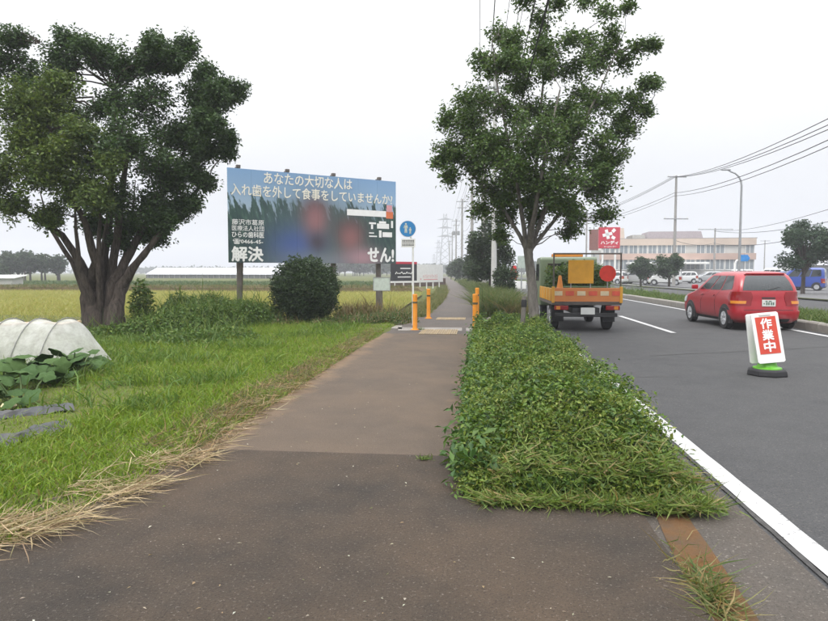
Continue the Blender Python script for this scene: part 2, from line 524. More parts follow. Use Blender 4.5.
# carriageway, gutter, markings
strip('road', 1.58, 8.32, -5, 260, -0.03, M_ROAD, 1.0, sub=3)
strip('gutter', 0.98, 1.62, -5, 260, -0.024, M_GUTTER, 1.0, sub=2)
RUSTP = [(664, 511), (676, 504), (692, 506), (701, 524), (716, 545), (733, 570), (752, 596), (772, 625), (716, 625), (702, 598), (690, 572), (676, 540)]
o_ = MB().add([tuple(gnd(a - 9 + random.uniform(-2, 2), b, -.019)) for a, b in RUSTP], [tuple(range(len(RUSTP)))]).build('rusty_dirt', M_RUST); o_['kind'] = 'structure'
def marking(name, x0, x1, y0, y1, z=-0.019, mat=None, step=0.3, edge=0.003):
    return strip(name, x0, x1, y0, y1, z, mat or M_LINE, step, edge=edge)
marking('edge_line', 1.68, 1.83, 0.2, 14.8)
marking('edge_line', 1.68, 1.83, 21.0, 120, step=0.8, edge=0.0)
for y0 in (1.0, 16.0, 31.0, 46.0, 61.0): marking('lane_dash', 4.60, 4.74, y0, y0 + 6.0)
marking('median_line', 7.86, 8.01, 3, 130, step=0.5, edge=0.006)
strip('sealed_joint', 1.645, 1.676, -2, 60, -0.0205, simple('bitumen', (0.05, 0.048, 0.046), .9, .4, 20), 0.12, edge=.004)
M_CRACK = simple('crack_seal', (0.05, 0.047, 0.045), 0.85, 0.3, 8)
def seam(pts, w=0.022, z=-0.025):
    vs = []; fs = []
    for i, (x, y) in enumerate(pts):
        vs += [(x, y - w * random.uniform(.3, 1), z), (x, y + w * random.uniform(.3, 1), z)]
        if i: fs.append((2 * i - 2, 2 * i, 2 * i + 1, 2 * i - 1))
    o = MB().add(vs, fs).build('road_seam', M_CRACK); o['kind'] = 'structure'
seam([(3.0 + i * .22, 11.6 + 0.10 * i - 0.02 * math.sin(i) + random.uniform(-.03, .03)) for i in range(24)])
seam([(1.9 + i * .2, 9.2 + 0.02 * i + random.uniform(-.03, .03)) for i in range(6)], 0.01)
# driveway lines
def flat_quad(name, pts, z, mat):
    o = MB().add([(p.x, p.y, z) for p in pts], [tuple(range(len(pts)))]).build(name, mat); o['kind'] = 'structure'; return o
for (a, b, w) in (((398, 329), (462, 329.5), 1.6), ((466, 329.8), (486, 330.2), 1.8), ((380, 326), (402, 327.5), 1.8), ((488, 318.5), (522, 317.3), 1.0)):
    flat_quad('stop_line', [gnd(a[0], a[1] + w), gnd(b[0], b[1] + w), gnd(b[0], b[1] - w), gnd(a[0], a[1] - w)], 0.006, M_LINE_OLD)
# tactile paving, tile by tile
def tactile(cx, cy, nx_, ny_, s, rz, label):
    t = thing('tactile_paving', label, 'tactile paving', (cx, cy, 0.0), rz, 'worn yellow tactile paving on the footpath')
    mb = MB(); mb.box((0, 0, 0.006), (s * .965, s * .965, 0.012))
    for i in range(5):
        for j in range(5): mb.box(((i - 2) * s * .18, (j - 2) * s * .18, 0.014), (s * .08, s * .08, 0.006), 0, .7)
    me = mb.mesh('tile')
    for i in range(nx_):
        for j in range(ny_):
            link('tile', me, M_TILE, t, ((i - (nx_ - 1) / 2) * s, (j - (ny_ - 1) / 2) * s, random.uniform(-.003, .001)), (0, 0, random.uniform(-.01, .01)))
p = gnd(439, 332); tactile(p.x, p.y, 3, 4, 0.3, 0, 'nearer worn yellow tactile patch between the front bollards')
p = gnd(451, 318.8); tactile(p.x, p.y, 3, 3, 0.3, 0, 'farther worn yellow tactile patch between the rear bollards')

# median with kerb stones
k = bpy.data.objects.new('median_kerb', None); COL.objects.link(k); k['kind'] = 'structure'
kmb = MB(); kmb.prism([(-0.09, -0.12), (0.09, -0.12), (0.09, 0.20), (-0.05, 0.20), (-0.09, 0.16)], -0.2965, 0.2965)
kme = kmb.mesh('kerb_stone', bevel=0.008, seg=1)
y = 8.0
while y < 96:
    for side, xx in ((0, 8.38), (1, 10.62)):
        if side and y > 60: continue
        o = link('kerb_stone', kme, M_KERB, k, (xx + bend(y) + random.uniform(-.006, .006), y, random.uniform(-.008, .008)), (0, 0, bend_dir(y) + (math.pi if side else 0)))
    y += 0.6
strip('median_soil', 8.46, 10.54, 4, 130, 0.10, M_SOIL, 2.0, sub=2)
strip('opposite_road', 10.7, 17.4, -5, 260, -0.03, M_ROAD, 2.0, sub=2)
strip('opposite_pavement', 17.4, 19.0, -5, 200, 0.08, M_LOT, 3.0, sub=1)
strip('parking_lot', 19.0, 120, 8, 150, 0.02, M_LOT, 6.0, sub=2, follow=False)

# paddy floor and bank beyond it
def patch(name, poly, z, mat):
    o = MB().add([(x, y, z) for x, y in poly], [tuple(range(len(poly)))]).build(name, mat); o['kind'] = 'structure'; return o
PADDY = [(-75, 13), (-16, 15.5), (-9.5, 18.6), (-3.2, 20.2), (-4.2, 46.5), (-75, 48)]
vs = []; 
patch('rice_paddy', PADDY, -0.2, M_PADDY)
o = MB().box((-46, 49.2, 0.0), (84, 3.4, 0.5), 0.0, 0.985).build('paddy_bank', M_DRYBANK); o['kind'] = 'structure'

# ================================================================== VEGETATION
def in_poly(x, y, poly):
    c = np.zeros(len(x), bool); n = len(poly)
    for i in range(n):
        x1, y1 = poly[i]; x2, y2 = poly[(i + 1) % n]
        hit = ((y1 > y) != (y2 > y)) & (x < (x2 - x1) * (y - y1) / (y2 - y1 + 1e-12) + x1)
        c ^= hit
    return c
def scatter(n, poly, dens=None):
    xs_ = [p[0] for p in poly]; ys_ = [p[1] for p in poly]
    ox = []; oy = []; got = 0
    while got < n:
        x = rng.uniform(min(xs_), max(xs_), n * 2); y = rng.uniform(min(ys_), max(ys_), n * 2)
        k = in_poly(x, y, poly)
        if dens is not None: k &= rng.uniform(size=len(x)) < dens(x, y)
        ox.append(x[k]); oy.append(y[k]); got += k.sum()
    return np.concatenate(ox)[:n], np.concatenate(oy)[:n]
def grass(name, n, poly, h, w, cols, label, cat='grass', lean=0.35, dens=None, zf=H, wts=None, mat=None, kind='stuff', parent=None, tip=None, hmod=None):
    x, y = scatter(n, poly, dens)
    z = zf(x, y) if callable(zf) else np.full(n, zf)
    hh = rng.uniform(h[0], h[1], n)
    if hmod is not None: hh = hh * hmod(x, y)
    D = np.stack([rng.normal(0, lean, n), rng.normal(0, lean, n), np.ones(n)], 1)
    bv = np.stack([rng.normal(0, .35, n) * hh, rng.normal(0, .35, n) * hh, -rng.uniform(0, .25, n) * hh], 1)
    co, tr, ti = blades_np(np.stack([x, y, z - .01], 1), D, bv, hh, rng.uniform(w[0], w[1], n), tints(n, cols, wts))
    o = link(name, np_mesh(name, co, tr, ti), mat or M_BLADE, parent)
    if parent is None: tag(o, label, cat, kind=kind)
    return o
G_FRESH = [(0.16, 0.255, 0.020), (0.20, 0.29, 0.026), (0.115, 0.195, 0.020), (0.26, 0.32, 0.05), (0.30, 0.24, 0.10)]
# lawn-like verge left of the footpath
VERGE = [(-2.85, 1.5), (-2.5, 3.0), (-2.32, 4.2), (-2.25, 6.0), (-2.28, 16.5), (-2.3, 19.0), (-4.5, 18.8), (-9.5, 17.6), (-12.5, 15), (-9.5, 9.5), (-7.5, 7.5), (-4.2, 1.5)]
def near_dens(x, y): return np.where((x < -3.72 - (6.2 - y) * .12) & (y > 4.4) & (y < 7.6), .3, 1) * np.clip(5.0 / np.maximum(4.0, np.hypot(x, y)), 0.05, 1) ** 1.25 * np.clip(0.75 + 0.4 * vnoise(x, y, 1.7, 9), .2, 1)
grass('verge_grass', 115000, VERGE, (0.06, 0.17), (0.006, 0.013), G_FRESH, 'bright green mown grass verge left of the footpath', dens=near_dens, wts=[.34, .30, .2, .11, .05], lean=0.5, zf=lambda x, y: np.maximum(H(x, y), 0),
      hmod=lambda x, y: np.where((x < -3.72 - (6.2 - y) * .12) & (y > 4.4) & (y < 7.6), .55, 1) * (0.65 + 0.5 * smooth01((-2.6 - x) / 1.2) + 0.35 * np.clip(vnoise(x, y, 1.1, 5), -.5, 1)))
# darker weeds in clumps through the verge
grass('verge_weeds', 8000, [(-3.2, 6), (-3.0, 18.5), (-9, 18.5), (-10, 10), (-5, 6)], (0.12, 0.34), (0.010, 0.022), [(0.095, 0.175, 0.03), (0.12, 0.20, 0.036), (0.15, 0.22, 0.045)], 'taller dark weeds scattered through the green verge',
      dens=lambda x, y: near_dens(x, y) * (vnoise(x, y, 0.9, 21) > 0.12), lean=0.5)
# mown straw along the path edge
def straw(name, n, poly, lab, L=(0.08, 0.36), z0=0.012, zr=0.05, cols=None, dens=None, up=0.12):
    x, y = scatter(n, poly, dens)
    a = rng.normal(1.0, 1.15, n)
    D = np.stack([np.cos(a), np.sin(a), rng.normal(0.02, up, n)], 1)
    ll = rng.uniform(L[0], L[1], n)
    z = np.maximum(H(x, y), 0) + z0 + rng.uniform(0, zr, n)
    P = np.stack([x, y, z], 1)
    bv = rng.normal(0, .08, (n, 3)) * ll[:, None]
    co, tr, ti = blades_np(P, D, bv, ll, rng.uniform(.003, .006, n), tints(n, cols or [(0.42, 0.31, 0.18), (0.48, 0.38, 0.24), (0.28, 0.20, 0.12), (0.34, 0.28, 0.15)]))
    co[:, 2] = np.maximum(co[:, 2], 0.008)
    return tag(link(name, np_mesh(name, co, tr, ti), M_STRAW), lab, 'straw', kind='stuff')
straw('dry_straw', 1900, [(-2.62, 2.4), (-2.36, 3.0), (-2.06, 4.2), (-2.04, 5.8), (-2.12, 7.0), (-2.2, 10), (-2.32, 14), (-2.5, 14), (-2.5, 7.0), (-2.52, 5), (-2.85, 2.9)], 'pale dry cut straw strewn along the left edge of the footpath',
      dens=lambda x, y: np.clip(1.25 - (y - 3) / 4.2, .06, 1) * np.clip(.4 + vnoise(x, y, 2.0, 4) * 1.1, .03, 1))
straw('dead_grass', 5200, [(-2.12, 4.8), (-2.2, 8), (-2.3, 15), (-2.62, 15), (-2.72, 8), (-2.75, 4.8)], 'brown dead grass fringe between verge and footpath', L=(0.05, 0.2), cols=[(0.24, 0.15, 0.075), (0.32, 0.22, 0.11), (0.13, 0.12, 0.05), (0.10, 0.085, 0.05)], up=0.7, dens=lambda x, y: np.clip(6 / y, .2, 1) * np.clip(.6 + .7 * vnoise(x, y, 1.6, 44), .08, 1))

def leaf_cloud(P, size, cols, wts=None, up=0.5, ratio=0.55, jit=.2):
    n = len(P)
    D = rand_dirs(n); D[:, 2] = D[:, 2] * .6 - .15
    Nn = rand_dirs(n) * (1 - up); Nn[:, 2] += up
    L = rng.uniform(size[0], size[1], n)
    return leaves_np(P, D, Nn, L, L * ratio * rng.uniform(.8, 1.2, n), tints(n, cols, wts, jit))
# planting strip between footpath and road
def hedge_top(x, y):
    ex = np.clip(np.minimum((x + 0.02) / .34, (1.30 - x) / .16), 0, 1) ** .5
    ey = np.clip((y - 3.95) / 0.95, 0, 1) ** 0.7 * np.clip((15.0 - y) / .8, 0, 1) ** .5
    hgt = 0.49 + 0.15 * vnoise(x * 1.0, y, 1.1, 13) + 0.09 * vnoise(x, y, 3.2, 14)
    return hgt * ex * ey
hedge = thing('planting_strip', 'clipped green hedge and weeds in the strip between footpath and road', 'hedge', (0, 0, 0))
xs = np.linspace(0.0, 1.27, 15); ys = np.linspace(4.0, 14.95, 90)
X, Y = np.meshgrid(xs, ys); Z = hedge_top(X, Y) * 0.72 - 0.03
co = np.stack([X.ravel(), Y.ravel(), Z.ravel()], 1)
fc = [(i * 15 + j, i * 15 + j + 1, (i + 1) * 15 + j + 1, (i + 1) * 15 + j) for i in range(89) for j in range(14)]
me = bpy.data.meshes.new('light_block_sheet'); me.from_pydata(co.tolist(), [], fc)
link('light_block_sheet', me, simple('light_block_sheet', (0.035, 0.045, 0.016), 0.95, 0.4, 30, bmp=0.5), hedge)  # dark sheet added under the leaves to block light inside the hedge
n = 120000
y = 4.05 + (rng.uniform(size=n) ** 1.45) * 10.9
x = rng.uniform(-0.09, 1.34, n)
tp = hedge_top(np.clip(x, 0.03, 1.26), y)
z = tp * (1 - np.abs(rng.normal(0, .20, n))) + rng.normal(0, .022, n)
z = np.maximum(z, 0.012)
side = rng.uniform(size=n) < .24
z[side] = rng.uniform(0.01, 1, side.sum()) * hedge_top(np.full(side.sum(), .3), y[side])
x[side] = np.where(rng.uniform(size=side.sum()) < .6, rng.normal(0.0, .06, side.sum()), rng.normal(1.28, .05, side.sum()))
near = y < 5.3
cl = [(0.105, 0.18, 0.026), (0.075, 0.138, 0.025), (0.155, 0.215, 0.034), (0.20, 0.235, 0.045), (0.05, 0.098, 0.03)]
patchy = vnoise(x, y, 1.4, 31)
pa = leaf_cloud(np.stack([x, y, z], 1)[patchy > .1], (0.020, 0.048), cl, [.28, .12, .3, .25, .05], .55, .5)
pb = leaf_cloud(np.stack([x, y, z], 1)[patchy <= .1], (0.024, 0.062), cl, [.3, .33, .15, .05, .17], .5, .5)
# broad weeds along the footpath side
n = 5200
y2 = 4.2 + rng.uniform(size=n) ** 1.2 * 10.6
x2 = rng.normal(0.02, .085, n) + 0.05 * vnoise(y2, y2, 2.5, 8) - 0.04
z2 = np.abs(rng.normal(0, .13, n)) + .015
pc = leaf_cloud(np.stack([x2, y2, z2], 1), (0.05, 0.11), [(0.07, 0.145, 0.036), (0.095, 0.17, 0.036), (0.055, 0.115, 0.034)], None, .6, .45)
co, tr, ti = merge([pa, pb, pc])
link('foliage', np_mesh('foliage', co, tr, ti), M_LEAF, hedge)
grass('grass_tufts', 7000, [(0.02, 4.1), (1.24, 4.1), (1.24, 14.8), (0.02, 14.8)], (0.06, 0.18), (0.005, 0.011), [(0.12, 0.19, 0.035), (0.16, 0.22, 0.05), (0.2, 0.2, 0.08), (0.09, 0.15, 0.03)], None, lean=.7, parent=hedge,
      zf=lambda x, y: hedge_top(x, y) * rng.uniform(.55, .95, len(x)), dens=lambda x, y: np.clip(6 / y, .1, 1) ** 1.2)
# cut grass lying at the front of the strip
n = 6500
y = 3.90 + np.abs(rng.normal(0, .19, n)); x = rng.uniform(0.0, 1.36, n) + rng.normal(0, .03, n)
x[: n // 8] = rng.normal(1.3, .09, n // 8)
a = rng.uniform(0, 6.28, n); ll = rng.uniform(.03, .17, n)
z = hedge_top(np.clip(x, .02, 1.26), y) + rng.uniform(.0, .06, n)
z[y < 4.1] = rng.uniform(.0, .05, (y < 4.1).sum())
z = np.where(x > 1.0, np.maximum(z, .0), np.maximum(z, .012))
D = np.stack([np.cos(a), np.sin(a), rng.normal(.15, .4, n)], 1)
co, tr, ti = blades_np(np.stack([x, y, z], 1), D, rng.normal(0, .2, (n, 3)) * ll[:, None], ll, rng.uniform(.004, .011, n),
                       tints(n, [(0.15, 0.22, 0.04), (0.20, 0.26, 0.065), (0.25, 0.23, 0.09), (0.10, 0.165, 0.035), (0.33, 0.25, 0.11)], [.34, .26, .13, .20, .07]))
co[:, 2] = np.maximum(co[:, 2], 0.006)
tag(link('grass_clippings', np_mesh('grass_clippings', co, tr, ti), M_BLADE), 'freshly cut grass heaped at the near end of the planting strip', 'clippings', kind='stuff')
# tufts in the rusty gutter and at the path seams
def tuft_patch(name, n, c, r, h, cols, label, spread=.6, flat=False):
    ang = rng.uniform(0, 6.28, n); rr = np.abs(rng.normal(0, .5, n))
    x = c[0] + np.cos(ang) * rr * r[0]; y = c[1] + np.sin(ang) * rr * r[1]
    hh = rng.uniform(h[0], h[1], n)
    D = np.stack([rng.normal(0, spread, n), rng.normal(0, spread, n), np.full(n, .25 if flat else 1.0)], 1)
    co, tr, ti = blades_np(np.stack([x, y, np.full(n, c[2])], 1), D, rng.normal(0, .2, (n, 3)) * hh[:, None], hh, rng.uniform(.004, .010, n), tints(n, cols))
    co[:, 2] = np.maximum(co[:, 2], c[2])
    return tag(link(name, np_mesh(name, co, tr, ti), M_BLADE), label, 'weeds', kind='stuff')
tuft_patch('gutter_weeds', 480, (1.05, 2.95, -0.01), (.10, .55), (.06, .2), [(0.14, 0.17, 0.05), (0.24, 0.21, 0.09), (0.09, 0.14, 0.035), (0.3, 0.22, 0.1)], 'straggling weeds in the rusty dirt beside the gutter', flat=True, spread=.7)
p = gnd(424, 460); tuft_patch('path_weed', 60, (p.x, p.y, .006), (.09, .04), (.03, .07), [(0.10, 0.16, 0.03), (0.14, 0.2, 0.04)], 'small green weed growing from the joint across the footpath', flat=True)
p = gnd(417, 330); tuft_patch('bollard_weed', 60, (p.x + .08, p.y, .0), (.15, .1), (.05, .14), [(0.08, 0.14, 0.03), (0.12, 0.17, 0.04)], 'low weed at the foot of the front left bollard')
# stray leaves and grit lying on the asphalt
n = 150
x = rng.uniform(-2.2, .95, n); y = 2.4 + rng.uniform(size=n) ** 1.5 * 7
k_ = ~((x > -.1) & (y > 3.8)); x, y = x[k_], y[k_]; n = len(x)
D = np.stack([rng.normal(size=n), rng.normal(size=n), np.zeros(n)], 1); Nn = np.tile([0., 0, 1], (n, 1)) + rng.normal(0, .15, (n, 3))
co, tr, ti = leaves_np(np.stack([x, y, np.full(n, .010)], 1), D, Nn, rng.uniform(.006, .03, n), rng.uniform(.004, .014, n), tints(n, [(0.42, 0.38, 0.30), (0.12, 0.16, 0.04), (0.3, 0.22, 0.12), (0.5, 0.48, 0.42)]))
co[:, 2] = np.maximum(co[:, 2], .006)
tag(link('leaf_litter', np_mesh('leaf_litter', co, tr, ti), M_LEAF), 'tiny scattered leaves and grit on the brown asphalt path', 'litter', kind='stuff')

# ---- trees -----------------------------------------------------------
def curve_pts(a, b, n=7, up=0.25, wob=0.06):
    a = Vector(a); b = Vector(b); L = (b - a).length
    c = a.lerp(b, .45) + Vector((0, 0, 1)) * L * up
    out = []
    for i in range(n):
        t = i / (n - 1)
        p = a.lerp(c, t).lerp(c.lerp(b, t), t)
        if 0 < i < n - 1: p += Vector((random.gauss(0, wob), random.gauss(0, wob), random.gauss(0, wob))) * L * .5
        out.append(p)
    return out
def make_tree(name, label, cat, base, trunk_paths, clumps, leaf, cols, wts=None, bark=None, twigs=14, per=24, group=None, spread=.16, limb_r=.05, up=.22, leaf_up=.4, forks=None):
    """trunk_paths: list of (points, radii) in world space; clumps: (centre, radius, density, colour shift)"""
    t = thing(name, label, cat, base, 0, group)
    B = Vector(base)
    mb = MB()
    ends = []
    for pts, rad in trunk_paths:
        P_ = [Vector(p) - B for p in pts]
        fine = []; fr = []
        for i in range(len(P_) - 1):
            for k_ in range(3):
                q = k_ / 3
                fine.append(P_[i].lerp(P_[i + 1], q) + Vector((random.gauss(0, .3), random.gauss(0, .3), 0)) * rad[i] * (.25 if i or k_ else 0))
                fr.append((rad[i] * (1 - q) + rad[i + 1] * q) * random.uniform(.93, 1.07))
        fine.append(P_[-1]); fr.append(rad[-1])
        mb.tube(fine, fr, 12)
        for i in range(len(fine) // 2, len(fine)): ends.append((fine[i], fr[i]))
    LP = []; LT = []
    lm = MB()
    for (c, r, dens, sh) in clumps:
        c = Vector(c) - B
        # leave from the trunk point that is below the clump and closest
        s, sr = min(ends, key=lambda q: (q[0] - c).length + (3.0 if q[0].z > c.z + .2 else 0) - 0.25 * q[0].z)
        pts = curve_pts(s, c, 7, up * (.5 if (c - s).length < 1 else 1), .07)
        r0 = min(sr * .8, limb_r * (.6 + .25 * (c - s).length))
        lm.tube(pts, [r0 * (1 - .75 * i / 6) for i in range(7)], 6)
        nt_ = max(4, int(twigs * dens))
        for q in range(nt_):
            d = Vector((random.gauss(0, 1), random.gauss(0, 1), random.gauss(0, .85))).normalized()
            tip = c + d * r * (random.random() ** .4) * random.uniform(.75, 1.2)
            s2 = pts[random.choice((3, 4, 5, 6))].lerp(c, .35)
            tw = curve_pts(s2, tip, 5, .1, .08)
            lm.tube(tw, [r0 * .22 + .004, r0 * .18 + .004, r0 * .14 + .003, .005, .003], 4, False)
            m_ = int(per * random.uniform(.7, 1.3))
            u_ = rng.uniform(.4, 1.05, m_)
            idx = np.clip(u_ * 4, 0, 3.999); i0 = idx.astype(int); fr_ = (idx - i0)[:, None]
            tw_ = np.array([tuple(p_) for p_ in tw])
            pos = tw_[i0] * (1 - fr_) + tw_[np.minimum(i0 + 1, 4)] * fr_ + rand_dirs(m_) * (rng.uniform(size=(m_, 1)) ** .5) * spread * 1.7
            LP.append(pos); LT.append(np.full(m_, sh))
    me = mb.mesh('trunk', True); link('trunk', me, bark or M_BARK, t)
    link('limbs', lm.mesh('limbs', True), bark or M_BARK, t)
    P_ = np.concatenate(LP); sh = np.concatenate(LT)
    co, tr, ti = leaf_cloud(P_, leaf, cols, wts, leaf_up, .5)
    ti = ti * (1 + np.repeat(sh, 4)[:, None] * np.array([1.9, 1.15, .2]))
    link('crown', np_mesh('crown', co, tr, np.clip(ti, .005, 1)), M_LEAF, t)
    return t
# big spreading tree by the field
TD = 15.2
def tp(px, py, dd=0.0): return at(px, py, TD + dd)
base = tp(103, 331); base.z = float(H(base.x, base.y)) - .05
def gz(p, z): p = p.copy(); p.z = z; return p
b1 = gz(tp(93, 330), base.z); b2 = gz(tp(113, 330), base.z); b3 = gz(tp(103, 330, .5), base.z)
trunks = [
    ([b1, tp(90, 305), tp(88, 285), tp(80, 262, -.2), tp(62, 235, -.4), tp(30, 214, -.6), tp(-20, 190, -.8)], [.26, .20, .17, .10, .07, .055, .035]),
    ([gz(tp(97, 331, -.1), base.z), tp(94, 306, -.05), tp(92, 288, 0), tp(95, 262, -.3), tp(86, 225, -.6), tp(60, 170, -.9), tp(45, 110, -1)], [.25, .19, .15, .10, .075, .05, .03]),
    ([b2, tp(112, 305, .1), tp(113, 285, 0), tp(125, 262, .2), tp(140, 235, .3), tp(165, 190, .4), tp(190, 140, .5)], [.26, .19, .16, .11, .085, .06, .03]),
    ([gz(tp(117, 331, -.15), base.z), tp(117, 306, -.2), tp(121, 286, -.1), tp(138, 262, -.2), tp(155, 240, -.3), tp(175, 215, .2), tp(205, 180, .4)], [.23, .17, .13, .085, .065, .045, .025]),
    ([b3, tp(105, 306, .4), tp(103, 282, .3), tp(104, 255, .3), tp(110, 215, .4), tp(112, 160, .5), tp(115, 90, .5)], [.23, .18, .15, .11, .09, .06, .03]),
    ([gz(tp(105, 331, .2), base.z), tp(108, 300, .2), tp(112, 270, .1), tp(117, 240, .0), tp(120, 205, -.2), tp(128, 150, -.4)], [.20, .14, .11, .09, .08, .05]),
]
GRN = [(0.040, 0.078, 0.026), (0.055, 0.100, 0.030), (0.075, 0.13, 0.038), (0.032, 0.063, 0.025)]
cl = []
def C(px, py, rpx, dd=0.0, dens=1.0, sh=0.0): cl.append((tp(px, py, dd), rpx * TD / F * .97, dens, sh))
for a in [(-60, 100, 42, .5), (-95, 150, 40, .3), (-40, 170, 40, -.6), (-10, 60, 34, .4), (8, 38, 16, .2, .7), (66, 38, 14, .2, .6), (62, 62, 24, .3), (30, 85, 34, .6), (100, 58, 22, .4), (128, 66, 26, .3),
          (150, 60, 20, .0), (172, 62, 20, .3), (186, 48, 15, .2, .7), (205, 74, 16, .3, .8), (200, 100, 28, .2), (222, 98, 18, .3, .8), (240, 91, 10, .3, .5), (226, 84, 10, .2, .5), (212, 122, 16, .1, .8),
          (150, 100, 36, 0), (110, 105, 36, .3), (165, 135, 36, .2), (188, 140, 24, .5), (206, 150, 16, .3, .9), (228, 150, 9, .2, .6), (228, 138, 10, .2, .5), (192, 170, 20, .3), (206, 182, 9, .2, .5), (174, 184, 24, .1), (160, 170, 34, -.4),
          (125, 150, 38, 1.2), (125, 140, 36, -1.0), (178, 212, 16, .3, .9), (165, 222, 15, -.2), (192, 203, 11, .2, .6), (150, 210, 26, -.2), (130, 225, 24, .5), (110, 200, 28, -.7), (95, 225, 18, .8, .8), (80, 195, 26, 1.0, .8), (155, 236, 14, .4, .8), (120, 240, 14, .2, .7),
          (40, 140, 36, 1.0), (70, 120, 36, 1.3), (85, 160, 30, .3)]: C(*a)
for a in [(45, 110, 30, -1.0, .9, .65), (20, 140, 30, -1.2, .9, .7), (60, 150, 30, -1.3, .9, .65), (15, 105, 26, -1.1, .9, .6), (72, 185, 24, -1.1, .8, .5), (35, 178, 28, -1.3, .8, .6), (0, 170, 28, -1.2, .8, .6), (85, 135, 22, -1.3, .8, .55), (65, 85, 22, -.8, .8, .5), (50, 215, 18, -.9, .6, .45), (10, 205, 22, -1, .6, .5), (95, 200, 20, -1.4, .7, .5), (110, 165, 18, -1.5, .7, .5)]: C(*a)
for q in range(26):
    a_ = random.uniform(-.2, 1.25) * math.pi; C(120 + 104 * math.cos(a_) * random.uniform(.75, 1.02), 132 - 96 * math.sin(a_) * random.uniform(.8, 1.02), random.uniform(7, 13), random.uniform(-.8, .8), .4)
for (x0, y0, x1, y1, x2, y2, dd) in ((88, 300, 72, 262, 50, 228, .4), (100, 300, 98, 262, 100, 222, -.5), (108, 300, 125, 258, 132, 220, .5), (119, 300, 134, 268, 160, 236, .6), (92, 300, 80, 268, 76, 230, -.7)):
    trunks.append(([tp(x0, 320), tp(x0, y0, dd * .3), tp(x1, y1, dd * .7), tp(x2, y2, dd), tp(x2 + (x2 - x1) * .5, y2 - 40, dd * 1.2)], [.12, .085, .06, .038, .008]))
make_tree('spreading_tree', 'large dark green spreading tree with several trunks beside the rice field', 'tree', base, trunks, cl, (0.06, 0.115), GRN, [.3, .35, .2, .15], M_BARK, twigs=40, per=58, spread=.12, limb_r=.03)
# street tree in the planting strip
TD = 13.4
base = gz(tp(534, 342), 0.0)
fk = tp(528, 248)
trunks = [
    ([base, tp(534, 310), tp(532, 280), tp(529, 258), fk], [.13, .105, .095, .095, .10]),
    ([tp(528, 252), tp(520, 236), tp(505, 212), tp(490, 195, .1), tp(470, 172, .2), tp(455, 150, .2)], [.055, .045, .036, .028, .02, .01]),
    ([tp(527, 252), tp(524, 228, -.2), tp(518, 190, -.4), tp(508, 140, -.5), tp(498, 90, -.6), tp(492, 40, -.6)], [.06, .048, .038, .028, .018, .008]),
    ([tp(529, 252), tp(530, 225, .2), tp(535, 180, .4), tp(540, 120, .6), tp(545, 60, .7), tp(550, -10, .8)], [.065, .05, .04, .03, .02, .008]),
    ([tp(530, 252), tp(538, 228, -.1), tp(552, 190, -.3), tp(575, 140, -.5), tp(600, 90, -.5), tp(625, 30, -.5)], [.058, .048, .038, .028, .018, .008]),
    ([tp(530, 250), tp(545, 232, .2), tp(570, 200, .3), tp(600, 170, .4), tp(632, 130, .4), tp(655, 95, .4)], [.05, .04, .032, .024, .015, .007]),
    ([tp(529, 250), tp(533, 222, -.5), tp(540, 185, -.9), tp(548, 140, -1.1), tp(560, 90, -1.1)], [.06, .05, .04, .03, .015]),
]
cl = []
for a in [(448, 118, 22, .2, .7), (452, 150, 22, .1, .9), (440, 160, 12, .2, .6), (448, 178, 14, .1, .6), (470, 130, 22, .2, .8), (475, 165, 24, .2), (480, 100, 22, .2, .7), (478, 60, 18, 0, .5), (490, 70, 18, -.4, .6), (500, 105, 26, -.5, .9), (500, 145, 28, -.5), (490, 190, 24, .1), (505, 212, 18, .3, .9), (515, 40, 20, -.4, .6), (500, 35, 16, .2, .5), (520, 75, 26, -.2, .8),
          (535, 110, 28, .4), (530, 150, 30, -.8), (545, 185, 28, -.8), (520, 185, 26, .6), (535, 215, 20, .2, .8), (560, 205, 24, .4), (580, 215, 20, .2, .9), (560, 160, 30, .6), (575, 130, 28, -.5), (550, 60, 24, .6, .7), (540, 20, 20, .6, .6), (560, 5, 18, .7, .5), (525, 0, 16, .4, .5), (575, 40, 22, .3, .6), (595, 65, 22, -.3, .7), (600, 105, 26, -.3, .9), (590, 165, 28, .4), (605, 190, 22, .3, .9), (612, 160, 22, .4), (622, 130, 22, .4, .9), (630, 100, 18, .3, .7), (645, 112, 12, .3, .5), (645, 85, 11, .4, .5), (655, 82, 8, .4, .4), (625, 60, 16, -.2, .5), (640, 48, 11, -.4, .4), (655, 45, 7, -.4, .35), (612, 35, 14, -.4, .45), (605, 10, 14, -.4, .4), (628, 5, 8, -.5, .35), (590, -5, 18, 0, .5), (545, -25, 22, .6, .6), (515, -20, 18, .2, .5),
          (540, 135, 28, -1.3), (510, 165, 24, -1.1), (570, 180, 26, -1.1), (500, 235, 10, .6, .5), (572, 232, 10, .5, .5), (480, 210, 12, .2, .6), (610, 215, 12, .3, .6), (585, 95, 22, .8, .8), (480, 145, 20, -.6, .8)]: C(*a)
for q in range(46):
    a_ = random.uniform(0, 6.28); k_ = math.sqrt(random.random())
    C(545 + 92 * k_ * math.cos(a_), 118 + 95 * k_ * math.sin(a_), random.uniform(13, 19), random.uniform(-1.0, 1.0), .5)
make_tree('street_tree', 'tall airy green street tree growing from the planting strip', 'tree', base, trunks, cl, (0.055, 0.10), [(0.080, 0.140, 0.036), (0.10, 0.165, 0.042), (0.065, 0.115, 0.036), (0.125, 0.185, 0.05)], [.35, .3, .2, .15], M_BARK2, twigs=36, per=30, spread=.085, limb_r=.013, up=.12)

